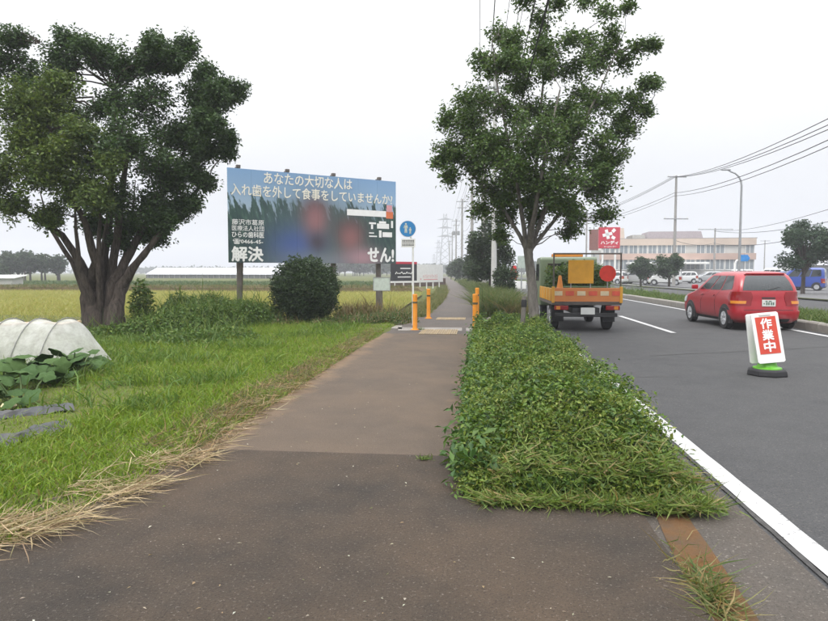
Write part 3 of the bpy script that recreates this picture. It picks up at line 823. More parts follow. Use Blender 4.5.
# rounded conifer in front of the billboard, clipped foot
def bush(name, label, cat, c, r, n, size, cols, wts=None, lump=.18, up=.35, trunk=True, group=None, core=True, z0=0.03, stem_h=None, hollow=.55):
    """leafy shrub: lumpy crown filled with leaves on a few stems"""
    t = thing(name, label, cat, (c[0], c[1], c[2]), 0, group)
    d = rand_dirs(n); rr = (hollow + (1 - hollow) * rng.uniform(size=n) ** .6)
    ph = np.arctan2(d[:, 1], d[:, 0])
    lum = 1 + lump * (vnoise(d[:, 0] * 2.2, d[:, 1] * 2.2 + d[:, 2] * 3, 1.5, len(label) % 97) + .6 * vnoise(d[:, 0] * 6, d[:, 2] * 6 + d[:, 1] * 5, 1.2, 5))
    P_ = d * rr[:, None] * lum[:, None] * np.array(r); P_[:, 2] += r[2] * .96 + z0
    k_ = P_[:, 2] > z0; P_ = P_[k_]
    co, tr, ti = leaf_cloud(P_, size, cols, wts, up, .45)
    mb = MB()
    for q in range(5):
        a = q * 1.26
        mb.tube([(0.05 * math.cos(a) * r[0], .05 * math.sin(a) * r[1], -.08), (.2 * math.cos(a) * r[0], .2 * math.sin(a) * r[1], r[2] * .7), (.5 * math.cos(a) * r[0], .5 * math.sin(a) * r[1], r[2] * 1.35)], [.05 * r[0], .035 * r[0], .012 * r[0]], 6)
    mb.build('trunk', M_BARK, t, True)
    link('crown', np_mesh('crown', co, tr, ti), M_LEAF, t)
    return t
BD = 17.4
p = at(306, 322, BD); gzv = float(H(p.x, p.y))
bush('conifer_shrub', 'dense dark green rounded conifer shrub in front of the big billboard', 'shrub', (p.x, p.y, gzv - .02), (.92, .92, .90), 24000, (.05, .10), [(0.028, 0.056, 0.022), (0.042, 0.076, 0.026), (0.065, 0.105, 0.034)], [.4, .4, .2], .2, .2, z0=.02, hollow=.45)
# weed thicket between tree and billboard
def thicket(name, label, pts, n, size, cols, cat='weeds', wts=None, blades=0, bh=(.2, .6)):
    """low leafy thicket: heap of mounds (x, y, radius, height)"""
    P_ = []
    w = np.array([q[2] ** 2 * q[3] for q in pts]); w = w / w.sum()
    for q, ww in zip(pts, w):
        m_ = int(n * ww); a = rng.uniform(0, 6.28, m_); rr = np.sqrt(rng.uniform(size=m_))
        x = q[0] + np.cos(a) * rr * q[2]; y = q[1] + np.sin(a) * rr * q[2]
        top = q[3] * (1 - rr ** 2.2) * (1 + .25 * vnoise(x, y, 3.5, 17))
        z = H(x, y) + top * (1 - np.abs(rng.normal(0, .3, m_))) + .02
        P_.append(np.stack([x, y, np.maximum(z, H(x, y) + .01)], 1))
    P_ = np.concatenate(P_)
    parts = [leaf_cloud(P_, size, cols, wts, .5, .5)]
    if blades:
        k_ = rng.choice(len(P_), blades); B_ = P_[k_]
        hh = rng.uniform(bh[0], bh[1], blades)
        D = np.stack([rng.normal(0, .4, blades), rng.normal(0, .4, blades), np.ones(blades)], 1)
        parts.append(blades_np(B_ - np.array([0, 0, .1]), D, rng.normal(0, .25, (blades, 3)) * hh[:, None], hh, rng.uniform(.012, .025, blades), tints(blades, cols)))
    co, tr, ti = merge(parts)
    return tag(link(name, np_mesh(name, co, tr, ti), M_LEAF), label, cat, kind='stuff')
WEED = [(0.095, 0.17, 0.034), (0.12, 0.195, 0.038), (0.08, 0.14, 0.034), (0.165, 0.22, 0.05)]
def gp(px, py): q = gnd(px, py); return q.x, q.y
mounds = []
for (px, py, r, h) in [(150, 338, .7, .45), (175, 335, .9, .6), (200, 332, .9, .62), (222, 330, .85, .6), (245, 328, .8, .62), (262, 326, .7, .55), (165, 345, .6, .25), (195, 345, .7, .28), (228, 342, .7, .3), (140, 335, .5, .4), (185, 324, .9, .75), (212, 322, .9, .72), (236, 320, .8, .62), (95, 338, .6, .2), (118, 338, .6, .28), (75, 335, .6, .2)]:
    mounds.append((*gp(px, py), r, h))
thicket('weed_thicket', 'tangled green weed thicket between the spreading tree and the billboard', mounds, 26000, (.05, .11), WEED, wts=[.35, .3, .15, .2], blades=2200)
mounds = [(*gp(px, py), r, h) for (px, py, r, h) in [(285, 329, .4, .14), (325, 328, .5, .14), (345, 326, .5, .18), (362, 325, .6, .2), (385, 324, .6, .26), (400, 322, .6, .3), (372, 322, .6, .26), (352, 322, .5, .22)]]
thicket('field_edge_weeds', 'green and dry weeds along the paddy edge beneath the billboard', mounds, 5500, (.04, .08), [(0.07, 0.12, 0.03), (0.1, 0.15, 0.04), (0.22, 0.17, 0.085)], blades=1500, bh=(.15, .35))
mounds = [(*gp(px, py), r, h) for (px, py, r, h) in [(355, 322, .6, .4), (368, 322, .6, .45), (345, 323, .4, .3), (388, 320, .5, .35)]]
thicket('dry_weeds', 'brown dried weed stalks in front of the billboard post', mounds, 900, (.03, .06), [(0.26, 0.18, 0.10), (0.2, 0.15, 0.08), (0.16, 0.15, 0.06)], blades=1500, bh=(.2, .45))
# sapling at the right of the trunks
p = at(142, 320, 14.6); sz = float(H(p.x, p.y))
bush('sapling', 'small yellow green leafy sapling growing just right of the tree trunks', 'shrub', (p.x, p.y, sz), (.28, .28, .62), 1500, (.06, .12), [(0.10, 0.155, 0.035), (0.075, 0.13, 0.03), (0.13, 0.17, 0.04)], None, .3, hollow=.15)

# rice and the crops beyond
def paddy_d(x, y): return np.clip((24 / np.maximum(20, y)) ** 1.1, .1, 1) * (np.abs(x) < 0.82 * y + 5)
grass('rice', 100000, PADDY, (0.30, 0.52), (0.014, 0.030), [(0.34, 0.34, 0.085), (0.40, 0.375, 0.11), (0.28, 0.31, 0.075), (0.43, 0.38, 0.14)], 'yellow green ripening rice filling the paddy behind the billboard', 'rice', lean=.28, dens=paddy_d, zf=-0.21)
grass('paddy_margin', 7000, [(-40, 12.0), (-16, 14.0), (-9.5, 17.6), (-3.0, 19.4), (-3.2, 20.4), (-9.5, 18.8), (-16, 15.6), (-40, 14)], (0.12, 0.32), (0.012, 0.026), [(0.10, 0.15, 0.035), (0.14, 0.18, 0.05), (0.2, 0.19, 0.07)], 'green grass margin along the near side of the paddy', lean=.35, zf=-.18)
grass('bank_grass', 16000, [(-78, 47.4), (-5, 47.4), (-5, 51.2), (-78, 51.2)], (0.15, 0.45), (0.03, 0.07), [(0.20, 0.155, 0.075), (0.15, 0.14, 0.05), (0.11, 0.13, 0.04)], 'brown dry grass on the bank behind the paddy', lean=.4, zf=.18)
grass('field_crop', 34000, [(-110, 51.5), (-8, 51.5), (-12, 82), (-120, 84)], (0.3, 0.58), (0.08, 0.16), [(0.062, 0.115, 0.034), (0.085, 0.14, 0.042), (0.05, 0.095, 0.034), (0.11, 0.15, 0.05)], 'tall dark green crop rows beyond the paddy bank', 'crop', lean=.4, zf=0.0)

# path-side weeds beyond the driveway
def far_zone(x0, x1, y0, y1, step=4):
    ys_ = list(np.arange(y0, y1, step)) + [y1]
    return [(x0 + bend(q), q) for q in ys_] + [(x1 + bend(q), q) for q in reversed(ys_)]
TALL = [(0.085, 0.125, 0.032), (0.11, 0.15, 0.04), (0.16, 0.16, 0.065), (0.065, 0.10, 0.03)]
grass('tall_weeds', 26000, far_zone(0.0, 1.25, 20.8, 75), (0.55, 1.15), (0.015, 0.035), TALL, 'tall seeding weeds right of the footpath beyond the driveway', lean=.28, dens=lambda x, y: np.clip((24 / y) ** 1.2, .1, 1), zf=-.03)
grass('dry_tall_grass', 5200, far_zone(0.75, 1.5, 20.6, 30), (0.45, 0.9), (0.012, 0.026), [(0.20, 0.17, 0.08), (0.26, 0.20, 0.11), (0.14, 0.14, 0.05)], 'pale brown seeding grass at the kerb corner beyond the driveway', lean=.3, zf=-.03)
grass('path_margin', 9000, far_zone(-2.6, -1.72, 20.6, 80), (0.15, 0.42), (0.01, 0.024), [(0.15, 0.16, 0.05), (0.22, 0.19, 0.085), (0.10, 0.13, 0.04)], 'short dry grass margin left of the footpath beyond the driveway', lean=.35, dens=lambda x, y: np.clip((24 / y) ** 1.2, .1, 1), zf=-.03)
grass('median_grass', 52000, far_zone(8.5, 10.5, 6, 105), (0.12, 0.4), (0.012, 0.03), [(0.085, 0.145, 0.03), (0.115, 0.175, 0.036), (0.15, 0.18, 0.05), (0.07, 0.115, 0.03)], 'green grass and weeds covering the road median', lean=.35, dens=lambda x, y: np.clip((16 / y) ** 1.1, .08, 1), zf=.10)
mounds = []
for q in range(30):
    yy = random.uniform(14, 50); mounds.append((random.uniform(8.8, 10.3) + bend(yy), yy, random.uniform(.25, .5), random.uniform(.35, .6)))
thicket('median_weeds', 'leafy dark weed clumps standing in the median grass', mounds, 7000, (.05, .10), WEED, blades=1200)

# evergreen trees along the footpath further on
def far_tree(name, label, px, py, d, wpx, hpx, n, size, cols, cat='tree', group=None, trunk_frac=.25, lump=.28, ratio=1.0, bark=None, zb=0.0):
    """tree of given pixel size at its distance: tapered trunk, forked limbs, lumpy leaf crown with gaps"""
    b = at(px, py, d); b.z = zb
    w = wpx * d / F; h = hpx * d / F
    t = thing(name, label, cat, b, 0, group)
    ch = h * (1 - trunk_frac)
    cz = h - ch / 2
    mb = MB(); mb.tube([(0, 0, -.1), (random.uniform(-.1, .1), 0, h * .3), (random.uniform(-.15, .15), 0, h * .75)], [w * .035, w * .028, w * .008], 7)
    nb = 26; cen = []
    for q in range(nb):
        dd = Vector((random.gauss(0, 1), random.gauss(0, 1), random.gauss(0, 1))).normalized() * random.uniform(.45, .92)
        cc = Vector((dd.x * w * .40, dd.y * w * .40, cz + dd.z * ch * .42))
        mb.tube([(0, 0, h * random.uniform(.2, .4)), (cc.x * .4, cc.y * .4, (cc.z + h * .35) / 2), tuple(cc)], [w * .014, w * .01, w * .004], 5)
        cen.append(cc)
    mb.build('trunk', bark or M_BARK, t, True)
    cen = np.array([tuple(q) for q in cen])
    k_ = rng.integers(0, nb, n)
    P_ = cen[k_] + rand_dirs(n) * (rng.uniform(size=(n, 1)) ** .5) * np.array([w * .155, w * .155, ch * .15]) * rng.uniform(.7, 1.15, (nb, 1))[k_]
    P_ = P_[P_[:, 2] > .05]
    co, tr, ti = leaf_cloud(P_, size, cols, None, .4, .55)
    link('crown', np_mesh('crown', co, tr, ti), M_LEAF, t)
    return t
DK = [(0.030, 0.055, 0.024), (0.042, 0.07, 0.028), (0.055, 0.085, 0.034)]
far_tree('evergreen_tree', 'dark evergreen tree beside the pale pole right of the footpath', 490, 298, 34, 58, 88, 11000, (.10, .2), DK, trunk_frac=.06, zb=-.05)
far_tree('evergreen_tree', 'lower dark evergreen bush behind the tall weeds by the path', 505, 296, 30, 30, 44, 4000, (.08, .16), DK, trunk_frac=.04, zb=-.05)
far_tree('evergreen_tree', 'small dark evergreen further along the path near the second utility pole', 471, 290, 56, 24, 40, 3000, (.14, .28), DK, trunk_frac=.05, zb=-.05)
far_tree('evergreen_tree', 'distant evergreen at the far end of the footpath', 459, 283, 88, 22, 26, 2200, (.2, .4), DK, trunk_frac=.05, zb=-.05)
far_tree('evergreen_tree', 'farthest small evergreen where the footpath disappears', 451, 279, 125, 14, 18, 1500, (.25, .5), DK, trunk_frac=.05, zb=-.05)
# trees on the store side
LOT = [(0.035, 0.07, 0.036), (0.05, 0.088, 0.042), (0.065, 0.105, 0.05)]
far_tree('parking_tree', 'small round tree in the car park left of the utility pole', 641, 280, 62, 34, 32, 3800, (.15, .28), LOT, group='trees in the car park', trunk_frac=.25)
far_tree('parking_tree', 'broader small tree in the car park under the utility pole', 669, 280, 60, 36, 37, 4200, (.15, .28), LOT, group='trees in the car park', trunk_frac=.22)
far_tree('parking_tree', 'large spreading tree above the parked blue cars', 803, 285, 42, 60, 76, 9500, (.12, .24), [(0.030, 0.065, 0.035), (0.042, 0.082, 0.042), (0.06, 0.10, 0.05)], group='trees in the car park', trunk_frac=.22)
far_tree('parking_tree', 'tree at the right picture edge with only its twigs in view', 850, 286, 40, 54, 72, 4000, (.12, .24), LOT, group='trees in the car park', trunk_frac=.25)
# far woods
def wood(name, label, cx, cy, r, n, size, cols, zb=0.0, lumps=16, group=None):
    t = thing(name, label, 'woodland' if group is None else 'tree', (cx, cy, zb), 0, group)
    mb = MB(); cen = []
    for q in range(lumps):
        x = random.uniform(-.78, .78); cc = (x * r[0], random.uniform(-.7, .7) * r[1], r[2] * (.30 + .42 * math.sqrt(max(0, 1 - x * x)) * random.uniform(.5, 1.1)))
        cen.append(cc)
        mb.tube([(cc[0], cc[1], -.2), (cc[0] * .98, cc[1], cc[2])], [.18, .06], 5)
    mb.build('trunks', M_BARK, t)['kind'] = 'stuff'
    cen = np.array(cen); k_ = rng.integers(0, lumps, n)
    P_ = cen[k_] + rand_dirs(n) * (rng.uniform(size=(n, 1)) ** .4) * np.array([r[0] * .24, r[1] * .35, r[2] * .32])
    P_[:, 2] = np.maximum(P_[:, 2], .1)
    co, tr, ti = leaf_cloud(P_, size, cols, None, .4, .6)
    link('crown', np_mesh('crown', co, tr, ti), M_LEAF, t)
    return t
FARG = [(0.034, 0.062, 0.03), (0.045, 0.075, 0.036), (0.055, 0.088, 0.04)]
p = at(30, 280, 100); wood('tree_clump', 'round dark clump of trees at the left behind the field', p.x, p.y, (4.9, 3.5, 4.7), 9000, (.3, .6), FARG)
p = at(-8, 280, 88); wood('tree_clump', 'smaller tree clump cut by the left picture edge', p.x, p.y, (2.3, 2.0, 2.7), 2500, (.25, .5), FARG, lumps=8)
p = at(352, 270, 230); wood('wooded_rise', 'hazy wooded rise behind the billboard posts', p.x, p.y, (17, 9, 6.6), 8000, (.8, 1.6), FARG)
p = at(420, 270, 420); wood('far_woodland', 'low far woodland behind the small roadside billboards', p.x, p.y, (46, 20, 6.2), 7000, (1.5, 3), FARG, lumps=26)
p = at(200, 270, 520); wood('far_woodland', 'thin strip of far trees on the horizon behind the greenhouses', p.x, p.y, (110, 20, 5.0), 9000, (1.8, 3.4), FARG, lumps=46)
p = at(560, 270, 300); wood('far_woodland', 'distant trees at the end of the road', p.x, p.y, (26, 10, 6.5), 6000, (1, 2), FARG, lumps=18)

# ================================================================== VEGETABLE PLOT
# row cover of thin sheet over hoops
def row_cover():
    a = gnd(86, 367); 
    t = thing('row_cover', 'white translucent sheet tunnel over hoops in the vegetable plot', 'row cover', (a.x, a.y, float(H(a.x, a.y)) - .02), math.atan2(.18, -1.0))
    # local x runs away to the left along the tunnel, y across
    W, HT, L = 0.62, 0.74, 3.4
    def prof(u, s):
        """u along 0..L, s across -1..1"""
        end = min(1.0, max(0.0, (u + .02) / .34)) ** .6
        hoop = abs(math.sin((u - .42) / .545 * math.pi))
        y_ = W * s * (1 - .05 * hoop) * (.86 + .14 * end)
        rise = HT * (1 - .10 * u / L)
        z_ = rise * end * (1 - abs(s) ** 2.2) * (1 - .085 * hoop) + .006 * math.sin(u * 19 + s * 11) * hoop
        return (u - .1, y_, max(0.0, z_) + .01)
    nu, ns = 60, 26
    vs = [prof(L * i / (nu - 1), -1 + 2 * j / (ns - 1)) for i in range(nu) for j in range(ns)]
    fs = [(i * ns + j, i * ns + j + 1, (i + 1) * ns + j + 1, (i + 1) * ns + j) for i in range(nu - 1) for j in range(ns - 1)]
    m, tt, b = base_mat('row_cover_sheet', 0.55, 0.4)
    n1 = noise(tt, 5, 6, rough=.7)
    tt.links.new(crmp(tt, n1, [(.35, (.68, .66, .61)), (.6, (.80, .79, .76))]), b.inputs['Base Color'])
    bump(tt, b, noise(tt, 6, 4, rough=.5), .35, .02)
    tr = tt.nodes.new('ShaderNodeBsdfTransparent'); ms = tt.nodes.new('ShaderNodeMixShader')
    tl = tt.nodes.new('ShaderNodeBsdfTranslucent'); tl.inputs['Color'].default_value = (.7, .7, .68, 1)
    m2 = tt.nodes.new('ShaderNodeMixShader'); m2.inputs[0].default_value = .35
    tt.links.new(b.outputs[0], m2.inputs[1]); tt.links.new(tl.outputs[0], m2.inputs[2])
    tt.links.new(mrange(tt, n1, .3, .7, .62, .36), ms.inputs[0])
    tt.links.new(m2.outputs[0], ms.inputs[1]); tt.links.new(tr.outputs[0], ms.inputs[2])
    tt.links.new(ms.outputs[0], tt.nodes['Material Output'].inputs['Surface'])
    me = MB().add(vs, fs).mesh('sheet', True)
    link('sheet', me, m, t)
    for u in (.42, .95, 1.5, 2.05, 2.6, 3.1):
        pts = [tuple(np.array(prof(u, -1 + 2 * q / 14)) * np.array([1, 1.015, 1.01]) + np.array([0, 0, .006])) for q in range(15)]
        MB().tube(pts, .008, 6).build('hoop', simple('hoop_grey', (.20, .20, .19), .5), t, True)
    pole = [prof(u, -.30) for u in np.linspace(.35, 3.2, 9)]
    MB().tube([(q[0], q[1], q[2] + .02 - .06 * i / 8) for i, q in enumerate(pole)], [.022 + .004 * math.sin(i * 2) for i in range(9)], 7).build('weight_pole', simple('bamboo', (.40, .30, .19), .7, .2, 10), t, True)
    # crumpled tail at the near end
    vs = []; 
    for i in range(10):
        for j in range(8):
            u = -.32 + .5 * i / 9; s = -1 + 2 * j / 7
            vs.append((u, W * .9 * s * (.75 + .25 * i / 9), .02 + .20 * (i / 9) ** 1.5 * (1 - abs(s)) + .02 * math.sin(i * 3 + j * 5)))
    fs = [(i * 8 + j, i * 8 + j + 1, (i + 1) * 8 + j + 1, (i + 1) * 8 + j) for i in range(9) for j in range(7)]
    link('tail', MB().add(vs, fs).mesh('tail', True), m, t)
row_cover()
# big-leaved squash plants, leaf by leaf
def squash_leaf():
    mb = MB(); n = 18; vs = [(0, 0, .0)]; fs = []
    for ring, rr in ((1, .5), (2, 1.0)):
        for k_ in range(n):
            a = 2 * math.pi * k_ / n
            r_ = rr * (1 + (.16 * math.cos(5 * a) if ring == 2 else 0)) * (1 - .35 * max(0, math.cos(a + math.pi)) ** 6)
            vs.append((.5 * r_ * math.cos(a), .5 * r_ * math.sin(a), .10 * rr * rr * (-1 if ring == 2 else .4) + .03 * math.sin(5 * a) * rr))
    for k_ in range(n):
        fs.append((0, 1 + k_, 1 + (k_ + 1) % n)); fs.append((1 + k_, 1 + n + k_, 1 + n + (k_ + 1) % n, 1 + (k_ + 1) % n))
    return mb.add(vs, fs).mesh('leaf', True)
SQ = squash_leaf()
m, tt, b = base_mat('squash_leaf', .75, .12)
inf = tt.nodes.new('ShaderNodeObjectInfo')
c_ = crmp(tt, noise(tt, 9, 5), [(.3, (.03, .065, .022)), (.7, (.055, .10, .032))])
c_ = mixc(tt, mathn(tt, 'MULTIPLY', inf.outputs['Random'], .5), c_, (.08, .13, .038))
tt.links.new(c_, b.inputs['Base Color']); bump(tt, b, noise(tt, 24, 4), .5, .02)
M_SQUASH = m
M_STALK = simple('stalk_green', (.10, .15, .05), .6)
def squash(px, py, n, r, label):
    g = gnd(px, py); z = float(H(g.x, g.y))
    t = thing('squash_plant', label, 'vegetable plant', (g.x, g.y, z), 0, 'big-leaved plants in front of the row cover')
    st = MB()
    for q in range(n):
        a = random.uniform(0, 6.28); rr = r * math.sqrt(random.random()); h = random.uniform(.12, .42) * (1.15 - .5 * rr / r)
        x, y = rr * math.cos(a), rr * math.sin(a)
        s = random.uniform(.16, .30)
        o = link('leaf', SQ, M_SQUASH, t, (x, y, h), (random.gauss(.15, .35), random.gauss(0, .35), a + random.gauss(0, .5)))
        o.scale = (s, s * random.uniform(.85, 1.1), s)
        st.tube([(x * .25, y * .25, -.01), (x * .7, y * .7, h * .7), (x, y, h)], [.012, .009, .006], 5)
    st.build('stalks', M_STALK, t, True)
squash(4, 392, 22, .5, 'squash plant cut by the left picture edge')
squash(45, 384, 24, .5, 'broad squash plant in front of the middle of the row cover')
squash(72, 379, 22, .45, 'squash plant before the near end of the row cover')
squash(22, 408, 10, .3, 'small low squash plant just above the black mulch film')
# strips of black mulch film
def film(pxa, pya, pxb, pyb, w, label):
    a = gnd(pxa, pya); b = gnd(pxb, pyb); d = (b - a); L = d.length
    t = thing('mulch_film', label, 'mulch film', (a.x, a.y, .03), math.atan2(d.y, d.x), 'black film strips on the vegetable rows')
    nu, ns = 46, 10; vs = []
    ph = random.uniform(0, 9)
    for i in range(nu):
        for j in range(ns):
            u = L * i / (nu - 1); s = -1 + 2 * j / (ns - 1)
            ww = w * (.75 + .3 * math.sin(u * 4.1 + ph) * math.sin(u * 9.7))
            vs.append((u, s * ww * .5 + .03 * math.sin(u * 11 + ph), .05 * (1 - s * s) + .012 * math.sin(u * 23 + s * 7 + ph) + .012 * math.sin(u * 9 - s * 13) + .02 * max(0, math.sin(u * 15 + s * 4)) ** 3))
    fs = [(i * ns + j, i * ns + j + 1, (i + 1) * ns + j + 1, (i + 1) * ns + j) for i in range(nu - 1) for j in range(ns - 1)]
    link('sheet', MB().add(vs, fs).mesh('sheet', True), simple('mulch_plastic', (.04, .042, .045), .5, .3, 9, spec=.45, bmp=.3, grime=.4), t)
film(-40, 426, 72, 412, .42, 'farther strip of crumpled black mulch film in the vegetable plot')
film(-40, 456, 68, 431, .5, 'nearer strip of crumpled black mulch film at the left edge')
p = gnd(9, 413)
MB().lathe([(.0, 0), (.05, .004), (.075, .035), (.055, .065), (0, .072)], 14, (p.x, p.y, .04)).build('gourd', simple('pale_gourd', (.55, .47, .28), .5, .12, 14), None, True)
tag(bpy.data.objects['gourd'], 'pale round gourd lying beside the black mulch film', 'vegetable')

# ================================================================== BIG BILLBOARD
DL, DR = 21.4, 24.8
PL = at(228, 215, DL); PR = at(396, 222, DR)
ang = math.atan2(PR.y - PL.y, PR.x - PL.x); BW = math.hypot(PR.x - PL.x, PR.y - PL.y)
BO = Vector((PL.x, PL.y, 0))
bx = Vector((math.cos(ang), math.sin(ang), 0)); bn = Vector((math.sin(ang), -math.cos(ang), 0))
def bb(px, py):
    """place on the billboard's face: metres along it and height"""
    v = ray(px, py); t_ = (BO - EYE).dot(bn) / v.dot(bn); q = EYE + v * t_
    return (q - BO).dot(bx), q.z
zb = (bb(230, 262.5)[1] + bb(396, 263.8)[1]) / 2; zt = (bb(227, 168)[1] + bb(395, 181)[1]) / 2
bill = thing('billboard', 'large blue and dark green advertising billboard on steel posts by the paddy', 'billboard', (BO.x, BO.y, -.35), ang)
ZO = .35
def print_mat():
    m, t, b = base_mat('billboard_print', .45, .35)
    o = objxyz(t); x, z = o[0], o[2]
    zz = mrange(t, z, zb + ZO, zt + ZO); uu = mrange(t, x, 0, BW)
    c = crmp(t, zz, [(.55, (.40, .50, .60)), (.8, (.25, .39, .57)), (1.0, (.20, .34, .55))])
    # printed crop leaves rising over the sky
    cb = t.nodes.new('ShaderNodeCombineXYZ')
    t.links.new(mathn(t, 'ADD', mathn(t, 'MULTIPLY', x, 3.4), mathn(t, 'MULTIPLY', z, .9)), cb.inputs[0]); t.links.new(mathn(t, 'MULTIPLY', z, .8), cb.inputs[1])
    lf = noise(t, 1.6, 4, cb.outputs[0], .6)
    edge = mathn(t, 'ADD', zz, mathn(t, 'MULTIPLY', mathn(t, 'SUBTRACT', lf, .5), .85))
    gcol = crmp(t, noise(t, 2.6, 5, cb.outputs[0]), [(.32, (.018, .040, .045)), (.55, (.035, .08, .065)), (.72, (.09, .17, .13))])
    c = mixc(t, mrange(t, edge, .66, .60), c, gcol)
    c = mixc(t, mrange(t, zz, .52, .30), c, mixc(t, .3, gcol, (.018, .034, .042)))
    # soft-focus picture of two people in the middle
    def blob(cu, cz, ru, rz_, soft, col, c):
        du = mathn(t, 'DIVIDE', mathn(t, 'SUBTRACT', uu, cu), ru); dz = mathn(t, 'DIVIDE', mathn(t, 'SUBTRACT', zz, cz), rz_)
        d = mathn(t, 'ADD', mathn(t, 'MULTIPLY', du, du), mathn(t, 'MULTIPLY', dz, dz))
        return mixc(t, mathn(t, 'MULTIPLY', mathn(t, 'POWER', 2.71828, mathn(t, 'MULTIPLY', d, -1.15)), soft), c, col)
    c = blob(.49, .34, .34, .50, .95, (.07, .11, .115), c)
    c = blob(.37, .17, .15, .24, .95, (.055, .10, .30), c)
    c = blob(.55, .02, .32, .14, .95, (.16, .19, .22), c)
    c = blob(.48, .62, .085, .15, .95, (.07, .05, .055), c)
    c = blob(.485, .49, .075, .20, .98, (.27, .13, .14), c)
    c = blob(.495, .24, .06, .12, .98, (.06, .05, .07), c)
    c = blob(.695, .40, .11, .17, .95, (.06, .05, .052), c)
    c = blob(.70, .30, .08, .18, .98, (.24, .11, .11), c)
    c = blob(.775, .07, .12, .12, .98, (.36, .22, .25), c)
    t.links.new(c, b.inputs['Base Color'])
    bump(t, b, noise(t, 1.3, 3), .15, .02)
    return m
M_PRINT = print_mat()
def board_grid(x0, x1, z0, z1, y0, th, nxx=1):
    mb = MB()
    for i in range(nxx):
        w = (x1 - x0) / nxx
        mb.box((x0 + w * (i + .5), y0 + th / 2, (z0 + z1) / 2), (w - (.006 if nxx > 1 else 0), th, z1 - z0))
    return mb
# printed sheet in eight panels
npan = 8
for i in range(npan):
    w = BW / npan
    MB().box((w * (i + .5), .03, (zb + zt) / 2 + ZO), (w - .004, .05, zt - zb)).build('panel', M_PRINT, bill)
fr = MB()
for zc in (zb + .05, (zb + zt) / 2, zt - .05): fr.box((BW / 2, .085, zc + ZO), (BW - .04, .055, .06))
fr.build('back_rails', M_DARKSTEEL, bill)
for (px0, px1, r_) in ((239, 241, .085), (289, 289, .085), (334, 336, .085), (380, 381.5, .10)):
    u = bb((px0 + px1) / 2, 220)[0]
    MB().lathe([(r_, 0), (r_, zt + ZO + .06)], 14, (u, .21, 0)).build('post', M_DARKSTEEL, bill, True)
    MB().box((u, .12, zt + ZO + .075), (.13, .14, .11)).build('lamp_bracket', M_DARKSTEEL, bill, bevel=.01)
for px0 in (241, 336):
    u = bb(px0, 220)[0]
    MB().tube([(u + .1, .25, zb + ZO + .3), (u + .42, 1.6, .05)], .045, 8).build('brace', M_DARKSTEEL, bill, True)
M_LETTER = simple('lettering_cream', (.80, .76, .66), .45, .04)
M_LETTERW = simple('lettering_white', (.80, .80, .79), .45, .04)
def bl(body, a, b, hpx, bold=.012, mat=None):
    """line of type from pixel a (left baseline) to b"""
    u0, z0 = bb(*a); u1, z1 = bb(*b); _, zt0 = bb(a[0], a[1] - hpx)
    lettering(body, u0, u1, (z0 + z1) / 2 + ZO, (z0 + z1) / 2 + ZO + (zt0 - z0), mat or M_LETTERW, bill, y=-.002, bold=bold)
bl('あなたの大切な人は', (264, 184.5), (352, 189.3), 12, .012, M_LETTER)
bl('入れ歯を外して食事をしていませんか?', (231, 194.8), (392.3, 205), 12, .012, M_LETTER)
bl('藤沢市葛原', (232, 224.5), (264, 225.5), 5.6, .006)
bl('医療法人社団', (232, 230.5), (264, 231.5), 5.4, .006)
bl('ひらの歯科医', (232, 237.3), (264, 238), 6, .02)
bl('☎0466-45-', (233, 244), (263, 244.5), 5.4, .015)
bl('解決', (232, 261), (263, 261.2), 14.5, .035)
bl('せん!', (368, 261.6), (393.5, 262), 14, .045)
# strip, little map and printed figure patch on the right
def bpatch(name, x0, y0, x1, y1, mat, y=-.003):
    u0, z0 = bb(x0, y1); u1, z1 = bb(x1, y0)
    mb = MB().add([(u0, y, z0 + ZO), (u1, y, z0 + ZO), (u1, y, z1 + ZO), (u0, y, z1 + ZO)], [(0, 1, 2, 3)]); mb.build(name, mat, bill)
bpatch('printed_strip', 347, 211.2, 386, 215.2, M_LETTERW)
M_PINK = simple('print_pink', (.62, .30, .33), .5, .08); M_PORANGE = simple('print_orange', (.62, .16, .06), .5, .1)
bpatch('printed_patch', 386.5, 205.5, 392, 212, M_PINK, -.005); bpatch('printed_patch', 386, 212, 393, 218.5, M_PORANGE, -.005)
for q in [(369, 222.5, 376, 224), (371, 224.4, 373, 229), (377, 224, 389, 228.5), (379, 221.5, 386, 223.4), (391, 221, 393, 228), (369, 232.5, 374, 233.5), (369, 235.8, 377, 236.8), (379, 230.5, 381.5, 237.5), (382.5, 232.5, 392, 237)]:
    bpatch('printed_map_mark', *q, M_LETTERW)
# small notice board on the billboard's right post
p0 = at(373.5, 284, 23.6); p1 = at(390, 284, 23.6)
nb_ = thing('notice_board', 'small pale blank notice board under the right end of the billboard', 'notice board', ((p0.x + p1.x) / 2, (p0.y + p1.y) / 2, -.35), math.atan2(p1.y - p0.y, p1.x - p0.x))
w = (p1 - p0).length; z0 = at(380, 290.5, 23.6).z + .35; z1 = at(380, 277.5, 23.6).z + .35
MB().box((0, 0, (z0 + z1) / 2), (w, .02, z1 - z0)).build('board', simple('notice_pale', (.46, .52, .47), .5, .12, 8, grime=.25), nb_)
fr = MB(); 
for sx in (-1, 1): fr.box((sx * w / 2, -.002, (z0 + z1) / 2), (.025, .034, z1 - z0 + .026))
for zz in (z0, z1): fr.box((0, -.002, zz), (w - .026, .03, .025))
fr.build('frame', M_STEEL, nb_)
MB().tube([(0, .04, 0), (0, .04, z1 - .03)], .028, 10).build('post', M_DARKSTEEL, nb_, True)

